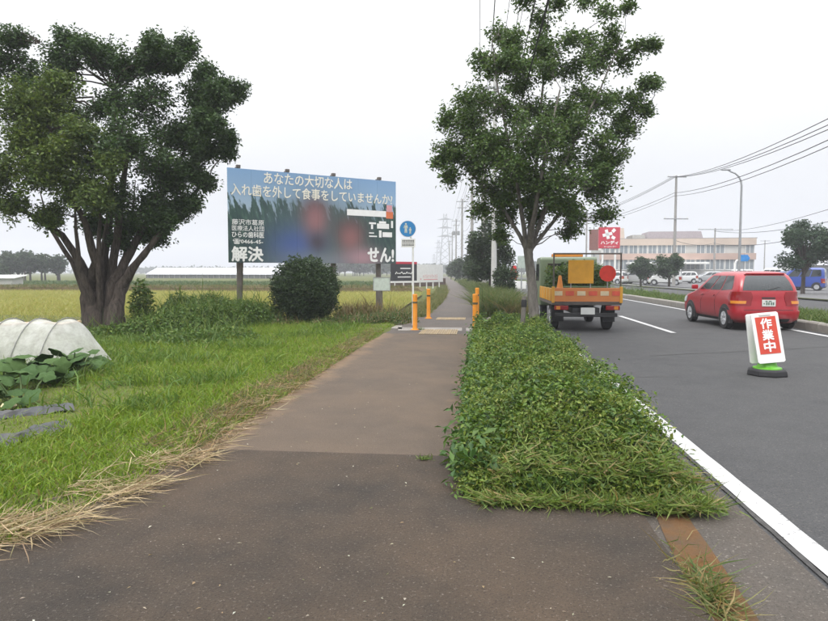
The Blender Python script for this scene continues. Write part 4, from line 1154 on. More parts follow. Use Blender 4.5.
# ================================================================== BOLLARDS, SIGN, STAKE
def bollard_meshes():
    body = MB().lathe([(.105, 0), (.105, .02), (.062, .028), (.056, .05), (.055, .80), (.058, .84), (.058, .865), (.05, .88), (.0, .882)], 20)
    cap = MB().lathe([(.0605, .655), (.0605, .70)], 20)
    return body.mesh('post', True), cap.mesh('band', True)
bo_me, bd_me = bollard_meshes()
for (px, py, h, lab) in ((475, 335, .95, 'nearest orange bollard standing alone at the right of the path by the hedge end'), (477, 319.5, .97, 'far right orange bollard half hidden behind the nearest one'),
                         (415, 330, .90, 'front left orange bollard directly below the round blue sign'), (428.5, 318.5, .93, 'rear left orange bollard behind the sign pole')):
    g = gnd(px, py)
    t = thing('bollard', lab, 'bollard', (g.x, g.y, 0), random.uniform(0, 3), 'orange bollards at the driveway crossing')
    t.scale = (1.05, 1.05, h / .882)
    link('post', bo_me, M_ORANGE, t); link('band', bd_me, M_REFL, t)
# round blue sign
d = 17.4; g = at(413, 325, d)
sg = thing('round_sign', 'round blue pedestrian sign with plate below on a thin white pole', 'road sign', (g.x, g.y, 0), YAW * .6)
def zz_(py): return at(407, py, d).z
px_m = d / F
sx = (407.3 - 412.5) * px_m
MB().tube([(0, .03, -.1), (0, .03, zz_(243)), (sx * .55, .03, zz_(236)), (sx * .55, .03, zz_(222))], .026, 10).build('pole', M_WHITE, sg, True)
zc = zz_(229.2); rr = 8.3 * px_m
MB().lathe([(rr, 0), (rr, .018)], 40, (sx, -.01, zc), 'Y').build('disc', M_WHITE, sg)
MB().lathe([(rr * .94, 0), (rr * .94, .003)], 40, (sx, -.0135, zc), 'Y').build('face', M_SIGNBLUE, sg)
pic = MB()
M_FADED = simple('faded_white', (.52, .55, .48), .5, .15, 12)
def figure(cx, cz, s):
    k_ = MB()
    pic.lathe([(.12 * s, 0), (.12 * s, .003)], 14, (cx, -.0172, cz + .52 * s), 'Y')
    pic.prism([(cx - .2 * s, cz + .36 * s), (cx + .2 * s, cz + .36 * s), (cx + .28 * s, cz - .02 * s), (cx + .2 * s, cz - .02 * s), (cx + .13 * s, cz + .2 * s), (cx + .16 * s, cz - .6 * s), (cx + .04 * s, cz - .6 * s), (cx, cz - .1 * s), (cx - .04 * s, cz - .6 * s), (cx - .16 * s, cz - .6 * s), (cx - .13 * s, cz + .2 * s), (cx - .22 * s, cz - .02 * s), (cx - .29 * s, cz)], -.0172, -.0142)
figure(sx - rr * .22, zc + rr * .08, rr * .95); figure(sx + rr * .30, zc - rr * .22, rr * .62)
pic.build('pictogram', M_FADED, sg)
z1, z0 = zz_(239), zz_(247.5); hw = 7.0 * px_m
MB().box((sx * .9, 0, (z0 + z1) / 2), (hw * 2, .015, z1 - z0)).build('plate', M_WHITE, sg)
mk = MB(); hh_ = z1 - z0
for row, (f0, f1) in enumerate(((.56, .86), (.16, .44))):
    x = -hw * .84
    while x < hw * .8:
        w = random.uniform(.028, .042); x2_ = x + w
        for q in range(2): mk.box((sx * .9 + x + w / 2, -.0095, z0 + hh_ * (f0 + (f1 - f0) * (q * .6 + .2))), (w, .002, hh_ * (f1 - f0) * .28))
        mk.box((sx * .9 + x + w / 2, -.0098, z0 + hh_ * (f0 + f1) / 2), (w * .3, .002, hh_ * (f1 - f0)))
        x = x2_ + .012
mk.build('plate_marks', simple('marks_dark', (.05, .05, .055), .6), sg)
# tree stake
g = gnd(521, 347)
st = thing('tree_stake', 'short grey wooden stake with dark rubber tie rising from the hedge', 'stake', (g.x, g.y, -.02), 0)
top = at(523.5, 301, 12.6)
MB().tube([(0, 0, 0), ((top.x - g.x) * .5, 0, .5), (top.x - g.x, 0, 1.0)], [.05, .046, .044], 12).build('post', M_BARK2, st, True)
MB().lathe([(.052, .80), (.055, .84), (.055, .92), (.05, .94)], 14, ((top.x - g.x) * .87, 0, 0)).build('tie', M_BLACK, st, True)

# ================================================================== WORK SIGN ON CONE
g = gnd(767, 375, -.03)
cs = thing('work_sign', 'leaning red and white work sign on a green cone with black rubber base', 'traffic cone', (g.x, g.y, -.03), YAW * .2)
MB().lathe([(.27, 0), (.275, .02), (.265, .075), (.24, .095), (.12, .10)], 8).build('rubber_base', M_BLACK, cs, bevel=.008)
m, tt, b = base_mat('cone_green', .4, .5)
tt.links.new(crmp(tt, noise(tt, 9, 4), [(.3, (.09, .34, .018)), (.7, (.13, .40, .025))]), b.inputs['Base Color'])
MB().lathe([(.19, .098), (.185, .115), (.135, .13), (.12, .16), (.055, .58), (.045, .60), (.0, .602)], 28).build('cone', m, cs, True)
lean = bpy.data.objects.new('sign_board', None); COL.objects.link(lean); lean.parent = cs; lean.location = (.0, -.01, .17); lean.rotation_euler = (R(-7), R(-6), 0)
def plate_pair(sgn):
    y = sgn * .135
    me = MB().prism([(-.185, .02), (-.165, 0), (.165, 0), (.185, .02), (.185, .70), (.165, .72), (-.165, .72), (-.185, .70)], y - .012, y + .012).mesh('plate', bevel=.004)
    link('plate', me, M_WHITE, lean, None, (R(4) * sgn, 0, 0))
plate_pair(-1); plate_pair(1)
pl_ = lean
m, tt, b = base_mat('work_red', .45, .4)
tt.links.new(crmp(tt, noise(tt, 6, 4), [(.3, (.50, .05, .03)), (.7, (.56, .066, .036))]), b.inputs['Base Color'])
o_ = MB().prism([(-.14, .13), (.14, .13), (.14, .66), (-.14, .66)], -.1515, -.1485).build('red_panel', m, lean, rot=(R(-4), 0, 0))
for i, ch in enumerate('作業中'):
    o_ = lettering(ch, -.075, .075, .49 - i * .165, .635 - i * .165, M_LETTERW, lean, y=-.1535, bold=.03)
    o_.rotation_euler = (R(-4), 0, 0)
MB().box((0, 0, .70), (.16, .22, .03)).build('top_bridge', M_WHITE, lean, bevel=.008)

# ================================================================== VEHICLES
def car_paint(name, col, rough=.28):
    if name in MATS: return MATS[name]
    m, t, b = base_mat(name, rough, .5)
    c = crmp(t, noise(t, 3, 5), [(.35, tuple(x * .92 for x in col)), (.65, col)])
    o = objxyz(t)
    c = mixc(t, mathn(t, 'MULTIPLY', mrange(t, o[2], .42, .2, 0, .55), noise(t, 7, 5)), c, (.14, .12, .10))
    t.links.new(c, b.inputs['Base Color'])
    b.inputs['Coat Weight'].default_value = .35; b.inputs['Coat Roughness'].default_value = .08
    return m
def gloss(name, col, rough, spec=.6):
    if name in MATS: return MATS[name]
    m, t, b = base_mat(name, rough, spec)
    t.links.new(crmp(t, noise(t, 4, 3), [(.3, tuple(x * .85 for x in col)), (.7, col)]), b.inputs['Base Color'])
    return m
M_GLASS = gloss('car_glass', (.022, .027, .030), .06, .8)
M_TAIL = gloss('tail_lamp', (.24, .006, .01), .12)
M_HEAD = gloss('head_lamp', (.62, .64, .66), .12)
M_TRIM = gloss('trim_black', (.02, .02, .022), .5)
M_TYRE = simple('tyre', (.018, .018, .019), .85, .2, 12)
M_RIM = gloss('rim_silver', (.42, .43, .45), .3)
M_PLATE = simple('number_plate', (.62, .63, .6), .5, .05)
M_AMBER = gloss('amber_lamp', (.62, .22, .02), .2)
HATCH = [(.19, .14, 3.68, .69, .16), (.28, .04, 3.77, .785, .2), (.45, .0, 3.80, .815, .24), (.62, .015, 3.78, .825, .26), (.74, .03, 3.72, .825, .28), (.82, .035, 3.58, .82, .32), (.90, .04, 3.15, .808, .3), (.96, .05, 2.90, .795, .24), (1.08, .085, 2.66, .755, .2), (1.24, .16, 2.36, .705, .19), (1.38, .25, 2.10, .655, .2), (1.45, .34, 1.92, .60, .2), (1.485, .50, 1.72, .5, .2), (1.50, .75, 1.45, .34, .16)]
BOXY = [(.20, .10, 3.32, .66, .12), (.30, .02, 3.38, .725, .14), (.50, .0, 3.39, .738, .16), (.75, .0, 3.36, .74, .18), (.90, .01, 3.22, .738, .2), (1.0, .015, 2.98, .735, .2), (1.08, .02, 2.86, .73, .18), (1.25, .03, 2.68, .71, .16), (1.50, .06, 2.42, .68, .16), (1.64, .10, 2.26, .655, .16), (1.72, .17, 2.10, .60, .16), (1.76, .35, 1.95, .48, .14)]
NR, NC, NS = 10, 6, 28
NL = 2 * NR + 4 * NC + 2 * NS
def loop_xy(yr, yf, w, rad):
    r_ = min(rad, w * .95, (yf - yr) * .45); P_ = []
    for i in range(NR): P_.append((w - r_ - 2 * (w - r_) * i / NR, yr))
    for i in range(NC): a = math.pi / 2 * i / NC; P_.append((-(w - r_) - r_ * math.sin(a), yr + r_ - r_ * math.cos(a)))
    for i in range(NS): P_.append((-w, yr + r_ + (yf - yr - 2 * r_) * i / NS))
    for i in range(NC): a = math.pi / 2 * i / NC; P_.append((-w + r_ - r_ * math.cos(a), yf - r_ + r_ * math.sin(a)))
    for i in range(NR): P_.append((-(w - r_) + 2 * (w - r_) * i / NR, yf))
    for i in range(NC): a = math.pi / 2 * i / NC; P_.append((w - r_ + r_ * math.sin(a), yf - r_ + r_ * math.cos(a)))
    for i in range(NS): P_.append((w, yf - r_ - (yf - yr - 2 * r_) * i / NS))
    for i in range(NC): a = math.pi / 2 * i / NC; P_.append((w - r_ + r_ * math.cos(a), yr + r_ - r_ * math.sin(a)))
    return P_
REAR = (0, NR); RL = (NR, NR + NC); LEFT = (NR + NC, NR + NC + NS); FRONT = (NR + 2 * NC + NS, 2 * NR + 2 * NC + NS); RIGHT = (2 * NR + 3 * NC + NS, 2 * NR + 3 * NC + 2 * NS)
class Shell:
    def __init__(s, levels): s.lv = levels
    def at(s, z):
        L = s.lv
        for a, b in zip(L, L[1:]):
            if a[0] <= z <= b[0]:
                k_ = (z - a[0]) / (b[0] - a[0]); return [a[i] * (1 - k_) + b[i] * k_ for i in range(1, 5)]
        return list(L[0][1:]) if z < L[0][0] else list(L[-1][1:])
    def pt(s, i, z, off=0.0):
        P_ = loop_xy(*s.at(z)); i = i % NL; a = int(i); k_ = i - a
        p = Vector(P_[a]).lerp(Vector(P_[(a + 1) % NL]), k_)
        d = Vector(P_[(a + 1) % NL]) - Vector(P_[a - 1 if a else NL - 1])
        n = Vector((-d.y, d.x)).normalized() * -1
        c = Vector((0, (s.at(z)[0] + s.at(z)[1]) / 2))
        if n.dot(p - c) < 0: n = -n
        p = p + n * off
        return (p.x, p.y, z + off * .15)
    def patch(s, name, mat, parent, i0, i1, z0, z1, off=.006, nz=5, ni=None, z0b=None, z1b=None, taper0=0, taper1=0):
        ni = ni or max(2, int(abs(i1 - i0)))
        vs = []
        for a in range(nz + 1):
            for b in range(ni + 1):
                u = b / ni; v = a / nz
                i = (i0 + taper0 * v) * (1 - u) + (i1 + taper1 * v) * u
                lo = z0 * (1 - u) + (z0 if z0b is None else z0b) * u; hi = z1 * (1 - u) + (z1 if z1b is None else z1b) * u
                vs.append(s.pt(i, lo + (hi - lo) * v, off))
        fs = [(a * (ni + 1) + b, a * (ni + 1) + b + 1, (a + 1) * (ni + 1) + b + 1, (a + 1) * (ni + 1) + b) for a in range(nz) for b in range(ni)]
        # rim so the patch has thickness
        n0 = len(vs); ring = [b for b in range(ni + 1)] + [(a) * (ni + 1) + ni for a in range(1, nz + 1)] + [nz * (ni + 1) + b for b in range(ni - 1, -1, -1)] + [a * (ni + 1) for a in range(nz - 1, 0, -1)]
        cy = sum(v[1] for v in vs) / len(vs)
        for q in ring:
            a, b = divmod(q, ni + 1); u = b / ni; v = a / nz
            i = (i0 + taper0 * v) * (1 - u) + (i1 + taper1 * v) * u
            lo = z0 * (1 - u) + (z0 if z0b is None else z0b) * u; hi = z1 * (1 - u) + (z1 if z1b is None else z1b) * u
            vs.append(s.pt(i, lo + (hi - lo) * v, -.004))
        m_ = len(ring)
        fs += [(ring[k_], n0 + k_, n0 + (k_ + 1) % m_, ring[(k_ + 1) % m_]) for k_ in range(m_)]
        me = MB().add(vs, fs).mesh(name, True)
        return link(name, me, mat, parent)
def wheel(parent, x, y, r=.285, w=.17):
    sgn = 1 if x > 0 else -1
    o = bpy.data.objects.new('wheel', None); COL.objects.link(o); o.parent = parent; o.location = (x, y, r)
    MB().lathe([(r * .6, -w / 2), (r * .93, -w / 2), (r, -w * .36), (r, w * .36), (r * .93, w / 2), (r * .6, w / 2)], 28, (0, 0, 0), 'X').build('tyre', M_TYRE, o, True)
    rim = MB().lathe([(r * .62, -.01), (r * .64, .012), (r * .56, .016), (r * .5, -.012), (0, -.006)], 24, (sgn * w * .45, 0, 0), 'X')
    for q in range(7):
        a = q * 2 * math.pi / 7
        rim.tube([(sgn * w * .47, .05 * math.cos(a), .05 * math.sin(a)), (sgn * w * .45, r * .58 * math.cos(a), r * .58 * math.sin(a))], [.026, .02], 6)
    rim.lathe([(.055, -.01), (.05, .02), (0, .022)], 12, (sgn * w * .46, 0, 0), 'X')
    rim.build('rim', M_RIM, o, True)
    return o
def make_car(name, label, paint, levels, loc, rz, group=None, detail=True):
    t = thing(name, label, 'car', loc, rz, group)
    S = Shell(levels); top = levels[-1][0]; boxy = levels is BOXY
    zs = []
    for a, b in zip(levels, levels[1:]):
        for q in range(2): zs.append(a[0] + (b[0] - a[0]) * q / 2)
    zs.append(top)
    vs = []; fs = []
    for z in zs: vs += [S.pt(i, z) for i in range(NL)]
    for a in range(len(zs) - 1):
        for i in range(NL): fs.append((a * NL + i, a * NL + (i + 1) % NL, (a + 1) * NL + (i + 1) % NL, (a + 1) * NL + i))
    fs.append(tuple(range(NL))); fs.append(tuple(range((len(zs) - 1) * NL, len(zs) * NL)))
    me = MB().add(vs, fs).mesh('body')
    for p_ in me.polygons: p_.use_smooth = True
    link('body', me, paint, t)
    zb_, zt_ = (1.05, 1.62) if boxy else (.985, 1.40)
    g0, g1 = REAR
    S.patch('rear_window', M_GLASS, t, g0 - 1, g1 + 1, zb_ + .03, zt_ - .01, taper0=.5, taper1=-.5)
    S.patch('windscreen', M_GLASS, t, FRONT[0] - 2, FRONT[1] + 2, zb_ - .0, zt_, nz=6)
    for side in (LEFT, RIGHT):
        a, b = side; L = b - a
        for (f0, f1, tp0, tp1, up0, up1) in ((.02, .30, .02, 0, .03, 0), (.33, .60, 0, 0, 0, 0), (.63, .93, 0, -.03, 0, 0)):
            if side is RIGHT: i0, i1 = b - f0 * L, b - f1 * L
            else: i0, i1 = a + f0 * L, a + f1 * L
            S.patch('side_window', M_GLASS, t, i0, i1, zb_ + .02 + up0, zt_ - .02, nz=5, ni=6, z0b=zb_ + .01)
        for f in (.315, .62):
            i = b - f * L if side is RIGHT else a + f * L
            if detail: S.patch('door_gap', M_TRIM, t, i - .07, i + .07, .34, zb_ - .02, off=.003, ni=1, nz=5)
        for f in (.38, .68):
            i = b - f * L if side is RIGHT else a + f * L
            if detail: S.patch('door_handle', paint, t, i - .55, i + .55, zb_ - .15, zb_ - .118, off=.022, ni=2, nz=2)
        S.patch('sill', M_TRIM, t, a + .5, b - .5, .205, .275, off=.006, nz=2)
    zl = (.62, .98) if not boxy else (.55, .92)
    for (i0, i1) in ((g1 - 1.2, g1 + NC + .6), (g0 - NC - .6, g0 + 1.2)):
        lamp = S.patch('tail_light', M_TAIL, t, i0, i1, zl[0] + .02, zl[1], off=.014, nz=5)
        S.patch('indicator', M_AMBER, lamp, i0 + 1.2, i1 - 1.2, zl[0] + .06, zl[0] + .13, off=.018, nz=1)
        S.patch('reflector', M_TAIL, t, i0 + .6, i1 - 3.5, .34, .38, off=.014, nz=1)
    for (i0, i1) in ((FRONT[0] - NC - 1, FRONT[0] + 2), (FRONT[1] - 2, FRONT[1] + NC + 1)):
        S.patch('headlight', M_HEAD, t, i0, i1, .60, .76, off=.012, nz=3)
    S.patch('grille', M_TRIM, t, FRONT[0] + 1.5, FRONT[1] - 1.5, .32, .56, off=.008, nz=2)
    S.patch('rear_bumper', paint, t, g0 - NC - 1.5, g1 + NC + 1.5, .26, .50, off=.03, nz=5)
    S.patch('bumper_valance', M_TRIM, t, g0 + .5, g1 - .5, .205, .30, off=.035, nz=2)
    yb = S.pt((g0 + g1) / 2, .68)[1]
    pl = MB().box((0, yb - .018, .70), (.33, .012, .165)).build('number_plate', M_PLATE, t, bevel=.004)
    if detail:
        mk_ = MB()
        for (x, z, w_, h_) in ((-.06, .745, .05, .03), (.03, .745, .07, .03), (-.115, .685, .03, .03), (-.05, .685, .035, .07), (0, .685, .035, .07), (.06, .685, .035, .07), (.11, .685, .035, .07)): mk_.box((x, yb - .0255, z), (w_, .002, h_))
        mk_.build('plate_characters', simple('plate_ink', (.10, .17, .13), .6), pl)
        S.patch('tailgate_gap', M_TRIM, t, g0 - .5, g1 + .5, .515, .528, off=.004, nz=1)
        S.patch('tailgate_handle', M_TRIM, t, g0 + 3.4, g1 - 3.4, .81, .845, off=.012, nz=1)
        pw = S.pt((g0 + g1) / 2, zb_ + .05, .014); p2 = S.pt(g0 + 2.2, zb_ + .12, .018)
        MB().tube([pw, p2], [.012, .006], 6).build('wiper', M_TRIM, t)
        sp = S.pt(0, zt_ + .03)
        MB().prism([(-.5, zt_ + .02), (.5, zt_ + .02), (.46, zt_ + .055), (-.46, zt_ + .055)], sp[1] - .06, sp[1] + .2).build('spoiler', paint, t, bevel=.01)
    ax = (.62, 3.06) if not boxy else (.52, 2.78)
    for sx in (-1, 1):
        for y in ax:
            w_ = S.pt(LEFT[0] + 8, .45)[0]
            hw_ = abs(w_)
            # dark wheel arch
            n = 20; r_ = .355
            pts = [(r_ * math.cos(math.pi * q / n), .30 + r_ * math.sin(math.pi * q / n) * 1.0) for q in range(n + 1)] + [(-r_, .17), (r_, .17)]
            me = bpy.data.meshes.new('arch'); 
            vs = [(sx * (hw_ - .06), y + p_[0], p_[1]) for p_ in pts] + [(sx * (hw_ + .016), y + p_[0], p_[1]) for p_ in pts]
            nn = len(pts); fs = [tuple(range(nn)), tuple(range(nn, 2 * nn))] + [(q, (q + 1) % nn, (q + 1) % nn + nn, q + nn) for q in range(nn)]
            MB().add(vs, fs).build('wheel_arch', M_TRIM, t)
            wheel(t, sx * (hw_ - .05), y)
        ym = 2.55 if not boxy else 2.52
        mm = MB().box((sx * (.90 if not boxy else .82), ym, zb_ + .07), (.17, .10, .13)).build('mirror', paint, t, True, bevel=.03)
    return t
RED = car_paint('red_paint', (.36, .012, .022)); 
g = gnd(768, 331, -.03)
make_car('red_car', 'red hatchback driving away in the right lane beside the median', RED, HATCH, (g.x, g.y, -.03), R(2.0)).scale = (1.0, 1.0, 1.0)

# yellow work truck parked at the left edge
def make_truck():
    g = gnd(585, 332, -.03)
    t = thing('work_truck', 'yellow flatbed work truck loaded with signs and green cuttings, seen from behind', 'truck', (2.62, g.y, -.03), R(1.0))
    Y_ = car_paint('truck_yellow', (.66, .32, .03), .4); 
    HW = .84
    MB().box((0, 2.2, .52), (.66, 4.2, .14)).build('chassis', M_TRIM, t, bevel=.01)
    MB().box((0, 1.45, .70), (HW * 2, 2.9, .07)).build('bed_floor', M_DARKSTEEL, t, bevel=.008)
    for sx in (-1, 1):
        gate = MB().box((sx * (HW - .02), 1.45, .91), (.035, 2.86, .33)).build('side_gate', Y_, t, bevel=.008)
        for q in range(5): MB().box((sx * (HW + .003), .25 + q * .6, .91), (.022, .05, .30)).build('rib', Y_, gate)
    tg = MB().box((0, -.005, .92), (HW * 2 - .08, .035, .34)).build('tailgate', car_paint('tailgate_orange', (.60, .20, .05), .45), t, bevel=.008)
    for q in range(6): MB().box((-.7 + q * .28, -.03, .955), (.20, .006, .11)).build('reflector_stripe', simple('stripe_red', (.62, .09, .05), .4) if q % 2 else simple('stripe_pale', (.62, .50, .32), .4), tg)
    for sx in (-1, 1):
        MB().box((sx * (HW - .02), -.005, .92), (.07, .06, .40)).build('corner_post', Y_, t, bevel=.01)
        MB().tube([(sx * (HW - .03), .02, 1.1), (sx * (HW - .03), .02, 1.95)], .02, 8).build('stake', M_DARKSTEEL, t, True)
        lamp = MB().box((sx * .62, -.02, .60), (.34, .06, .11)).build('tail_light', M_TAIL, t, bevel=.012)
        MB().box((sx * .70, -.053, .60), (.10, .01, .08)).build('indicator', M_AMBER, lamp)
        MB().box((sx * .64, .5, .40), (.30, .012, .36)).build('mud_flap', M_BLACK, t)
        for y in (.95, 3.45):
            wheel(t, sx * .68, y, .33, .2)
    MB().tube([(-HW + .03, .02, 1.93), (HW - .03, .02, 1.93)], .02, 8).build('rack_bar', M_DARKSTEEL, t, True)
    MB().box((0, .06, .42), (1.5, .07, .10)).build('underrun_bar', M_TRIM, t, bevel=.012)
    MB().box((.02, -.035, .52), (.34, .012, .17)).build('number_plate', M_PLATE, t, bevel=.004)
    # cab
    cab = MB().prism([(3.0, .50), (4.25, .45), (4.32, .55), (4.30, 1.05), (4.05, 1.80), (3.85, 1.90), (3.05, 1.92), (3.0, 1.85)], -HW + .02, HW - .02)
    me = cab.mesh('cab', bevel=.05, seg=3)
    me.transform(Matrix(((0, 1, 0, 0), (1, 0, 0, 0), (0, 0, 1, 0), (0, 0, 0, 1))))
    me.flip_normals()
    cabo = link('cab', me, car_paint('cab_green', (.13, .17, .10), .4), t)
    MB().box((0, 2.985, 1.52), (1.2, .012, .42)).build('rear_window', M_GLASS, t, bevel=.005)
    for sx in (-1, 1):
        MB().add([(sx * (HW - .012), 3.25, 1.22), (sx * (HW - .012), 4.08, 1.22), (sx * (HW - .012), 3.93, 1.72), (sx * (HW - .012), 3.25, 1.72)], [(0, 1, 2, 3)]).build('side_window', M_GLASS, t)
        MB().box((sx * (HW + .10), 4.05, 1.45), (.14, .06, .26)).build('mirror', M_TRIM, t, bevel=.02)
        MB().tube([(sx * (HW - .04), 4.0, 1.5), (sx * (HW + .08), 4.05, 1.5)], .012, 6).build('mirror_arm', M_TRIM, t)
    MB().box((0, 3.3, 1.965), (.9, .18, .09)).build('beacon_bar', M_AMBER, t, bevel=.02)
    return t, g
truck, tg_ = make_truck()
TX, TY = 2.62, tg_.y
# things lying on the truck bed
ld = thing('cut_grass_load', 'heap of green cuttings on the truck bed', 'cuttings', (TX, TY, .70), 0)
n = 5200; P_ = rng.uniform(-1, 1, (n, 3)); P_ = P_ * np.array([.74, 1.05, .40]) + np.array([0, 1.75, .46]); P_[:, 2] += .22 * (1 - np.abs(P_[:, 0] / .75)) * rng.uniform(0, 1, n) + .12 * vnoise(P_[:, 0], P_[:, 1], 3, 4)
co, tr, ti = leaf_cloud(P_, (.07, .15), [(.05, .10, .02), (.08, .13, .03), (.13, .16, .04), (.04, .075, .02)], None, .4)
link('heap', np_mesh('heap', co, tr, ti), M_LEAF, ld)
MB().box((0, 1.45, .22), (1.3, 2.3, .34)).build('sack', simple('sack_green', (.05, .085, .035), .9, .3, 9), ld, bevel=.08)
sb = thing('caution_board', 'square amber caution board standing on the truck bed', 'sign board', (TX - .12, TY + .22, .735), 0)
MB().box((0, 0, .72), (.62, .025, .58)).build('board', simple('amber_board', (.66, .33, .03), .4, .1, 5), sb, bevel=.006)
for sx in (-1, 1): MB().tube([(sx * .24, .03, 0), (sx * .24, .02, .98)], .016, 8).build('leg', M_STEEL, sb, True)
rs = thing('red_disc_sign', 'round red sign on a short post at the right of the truck bed', 'sign', (TX + .52, TY + .16, .735), 0)
MB().tube([(0, .02, 0), (0, .02, .85)], .016, 8).build('post', M_STEEL, rs, True)
MB().lathe([(.20, -.01), (.20, .01)], 30, (0, 0, .68), 'Y').build('disc', simple('disc_red', (.62, .035, .02), .4), rs)
wc = thing('traffic_cone', 'spare orange traffic cone at the left of the truck bed', 'cone', (TX - .62, TY + .3, .735), 0)
MB().lathe([(.17, 0), (.17, .03), (.12, .035), (.035, .62), (.0, .63)], 18).build('cone', simple('cone_orange', (.60, .22, .04), .5), wc, True)
MB().lathe([(.101, .2), (.080, .32)], 18, (0, 0, 0)).build('band', M_LETTERW, wc, True)

# ================================================================== POLES AND WIRES
def utility_pole(x, y, h, r, label, arms=((.4, 1.7), (1.3, 1.4)), transformer=False, group='utility poles along the footpath', mat=None, rz=0, lamp=False, n=14):
    t = thing('utility_pole', label, 'utility pole', (x, y, -.05), rz, group)
    MB().lathe([(r, 0), (r * .62, h)], n).build('shaft', mat or M_POLE, t, True)
    for (dz, w) in arms:
        arm = MB().box((0, -r * .9, h - dz), (w, .09, .10)).build('crossarm', M_STEEL, t)
        for q in range(4):
            x_ = (-.46 + .92 * q / 3) * w
            MB().lathe([(.03, 0), (.055, .03), (.03, .07), (.055, .10), (.025, .16)], 8, (x_, -r * .9, h - dz + .05)).build('insulator', M_WHITE, arm)
    if transformer:
        for sx in (-1, 1):
            tr_ = MB().lathe([(.26, 0), (.28, .05), (.28, .75), (.2, .85), (.06, .88)], 16, (sx * .45, -.1, h - 3.2)).build('transformer', simple('transformer_grey', (.30, .31, .32), .5, .1, 4), t, True)
            MB().box((sx * .2, -.05, h - 2.8), (.5, .06, .08)).build('bracket', M_STEEL, tr_)
    for q in range(8):
        MB().box((.0 + (r * .85 if q % 2 else -r * .85), 0, 2.2 + q * .45), (.22, .03, .03)).build('step_bolt', M_STEEL, t)
    return t
PX = .82
P_ROW = [(33, 12.0, .15, 'pale concrete utility pole nearest beyond the driveway', M_POLE_PALE, False), (46, 12.5, .22, 'thick utility pole with transformers behind the evergreen', M_POLE, True), (64, 12.0, .17, 'third utility pole along the footpath', M_POLE, False),
         (93, 12.0, .18, 'fourth utility pole rising clear beside the far footpath', M_POLE, False), (128, 12.0, .18, 'fifth utility pole near the end of the footpath', M_POLE, True), (170, 12.0, .18, 'sixth and farther utility pole', M_POLE, False), (215, 12, .18, 'farthest thin utility pole at the vanishing footpath', M_POLE, False)]
tops = []
for (y, h, r, lab, mt, tf) in P_ROW:
    x = PX + bend(y); utility_pole(x, y, h, r, lab, transformer=tf, mat=mt, rz=bend_dir(y)); tops.append((x, y, h))
def wire(pts, r, label, group, sag=.0, mat=None):
    P_ = []
    for a, b in zip(pts, pts[1:]):
        a = Vector(a); b = Vector(b)
        for q in range(10):
            u = q / 10; p = a.lerp(b, u); p.z -= sag * 4 * u * (1 - u) * (b - a).length / 30
            P_.append(p)
    P_.append(Vector(pts[-1]))
    return tag(MB().tube(P_, r, 5).build('power_cable', mat or M_WIRE), label, 'cable', group)
for (dx, dz, r) in ((-.78, -.3, .012), (-.26, -.3, .012), (.26, -.3, .012), (.78, -.3, .012), (-.3, -1.2, .013), (.5, -1.2, .013)):
    wire([(PX + dx * 1.1, -14, 11.6 + dz)] + [(x + dx, y - .1, h + dz + .05) for (x, y, h) in tops], r, 'thin high power cable of the pole row above the footpath', 'high cables of the pole row', .55)
for (dx, z, r) in ((.25, 7.6, .013), (.45, 7.0, .012), (.15, 6.5, .014)):
    wire([(PX + dx, -14, z)] + [(x + .2, y, z - .2) for (x, y, h) in tops], r, 'thicker low communication cable of the pole row above the footpath', 'low cables of the pole row', .7)
# service drop crossing above the street tree
wire([(tops[0][0], 33, 10.8), (9.5, 3.0, 8.6)], .012, 'cable slanting from the pole row across the street tree', None, .3)
# store-side poles
q = at(674, 272, 66); utility_pole(q.x, q.y, at(674, 176, 66).z, .17, 'tall utility pole with crossarms beside the store building', arms=((.15, 2.0), (4.4, 2.6)), group='utility poles across the road', rz=.2)
A1 = Vector((q.x, q.y, 0)); zA = at(674, 176, 66).z
q = at(714, 272, 92); utility_pole(q.x, q.y, at(714, 228, 92).z, .15, 'lower utility pole in front of the store building', arms=((.2, 5.0),), group='utility poles across the road', rz=.1)
A2 = Vector((q.x, q.y, 0)); zA2 = at(714, 228, 92).z
q = at(764, 272, 150); utility_pole(q.x, q.y, at(764, 240, 150).z, .15, 'distant thin utility pole right of the store building', arms=((.2, 2.2),), group='utility poles across the road')
q = at(586, 272, 100); utility_pole(q.x, q.y, at(586, 212, 100).z, .16, 'utility pole left of the red store sign', arms=((.3, 1.6),), group='utility poles across the road')
A0 = Vector((q.x, q.y, 0)); zA0 = at(586, 212, 100).z
def far_wire(pxs, r, lab, grp='cables across the road', sag=.4):
    wire([at(a, b, d) for a, b, d in pxs], r, lab, grp, sag)
for (dy, d2) in ((0, 20), (4, 20.5), (7, 21)):
    far_wire([(586, 214 + dy * .4, 100), (672 + dy * .5, 177, 66), (900, 82 + dy * 2.2, d2)], .02, 'cable of the upper bundle from the tall store-side pole to the upper right')
far_wire([(586, 222, 100), (674, 193, 66), (900, 106, 22)], .022, 'lower cable from the tall store-side pole to the right edge'); far_wire([(586, 224, 100), (674, 196, 66), (900, 114, 22)], .02, 'lowest cable from the tall store-side pole to the right edge')
far_wire([(714, 231, 92), (900, 185, 36)], .02, 'cable from the lower store-side pole to the right edge'); far_wire([(714, 231, 92), (900, 205, 36)], .025, 'second cable from the lower store-side pole to the right edge'); far_wire([(674, 240, 66), (714, 243, 92), (900, 212, 30)], .025, 'sagging low cable in front of the store building')
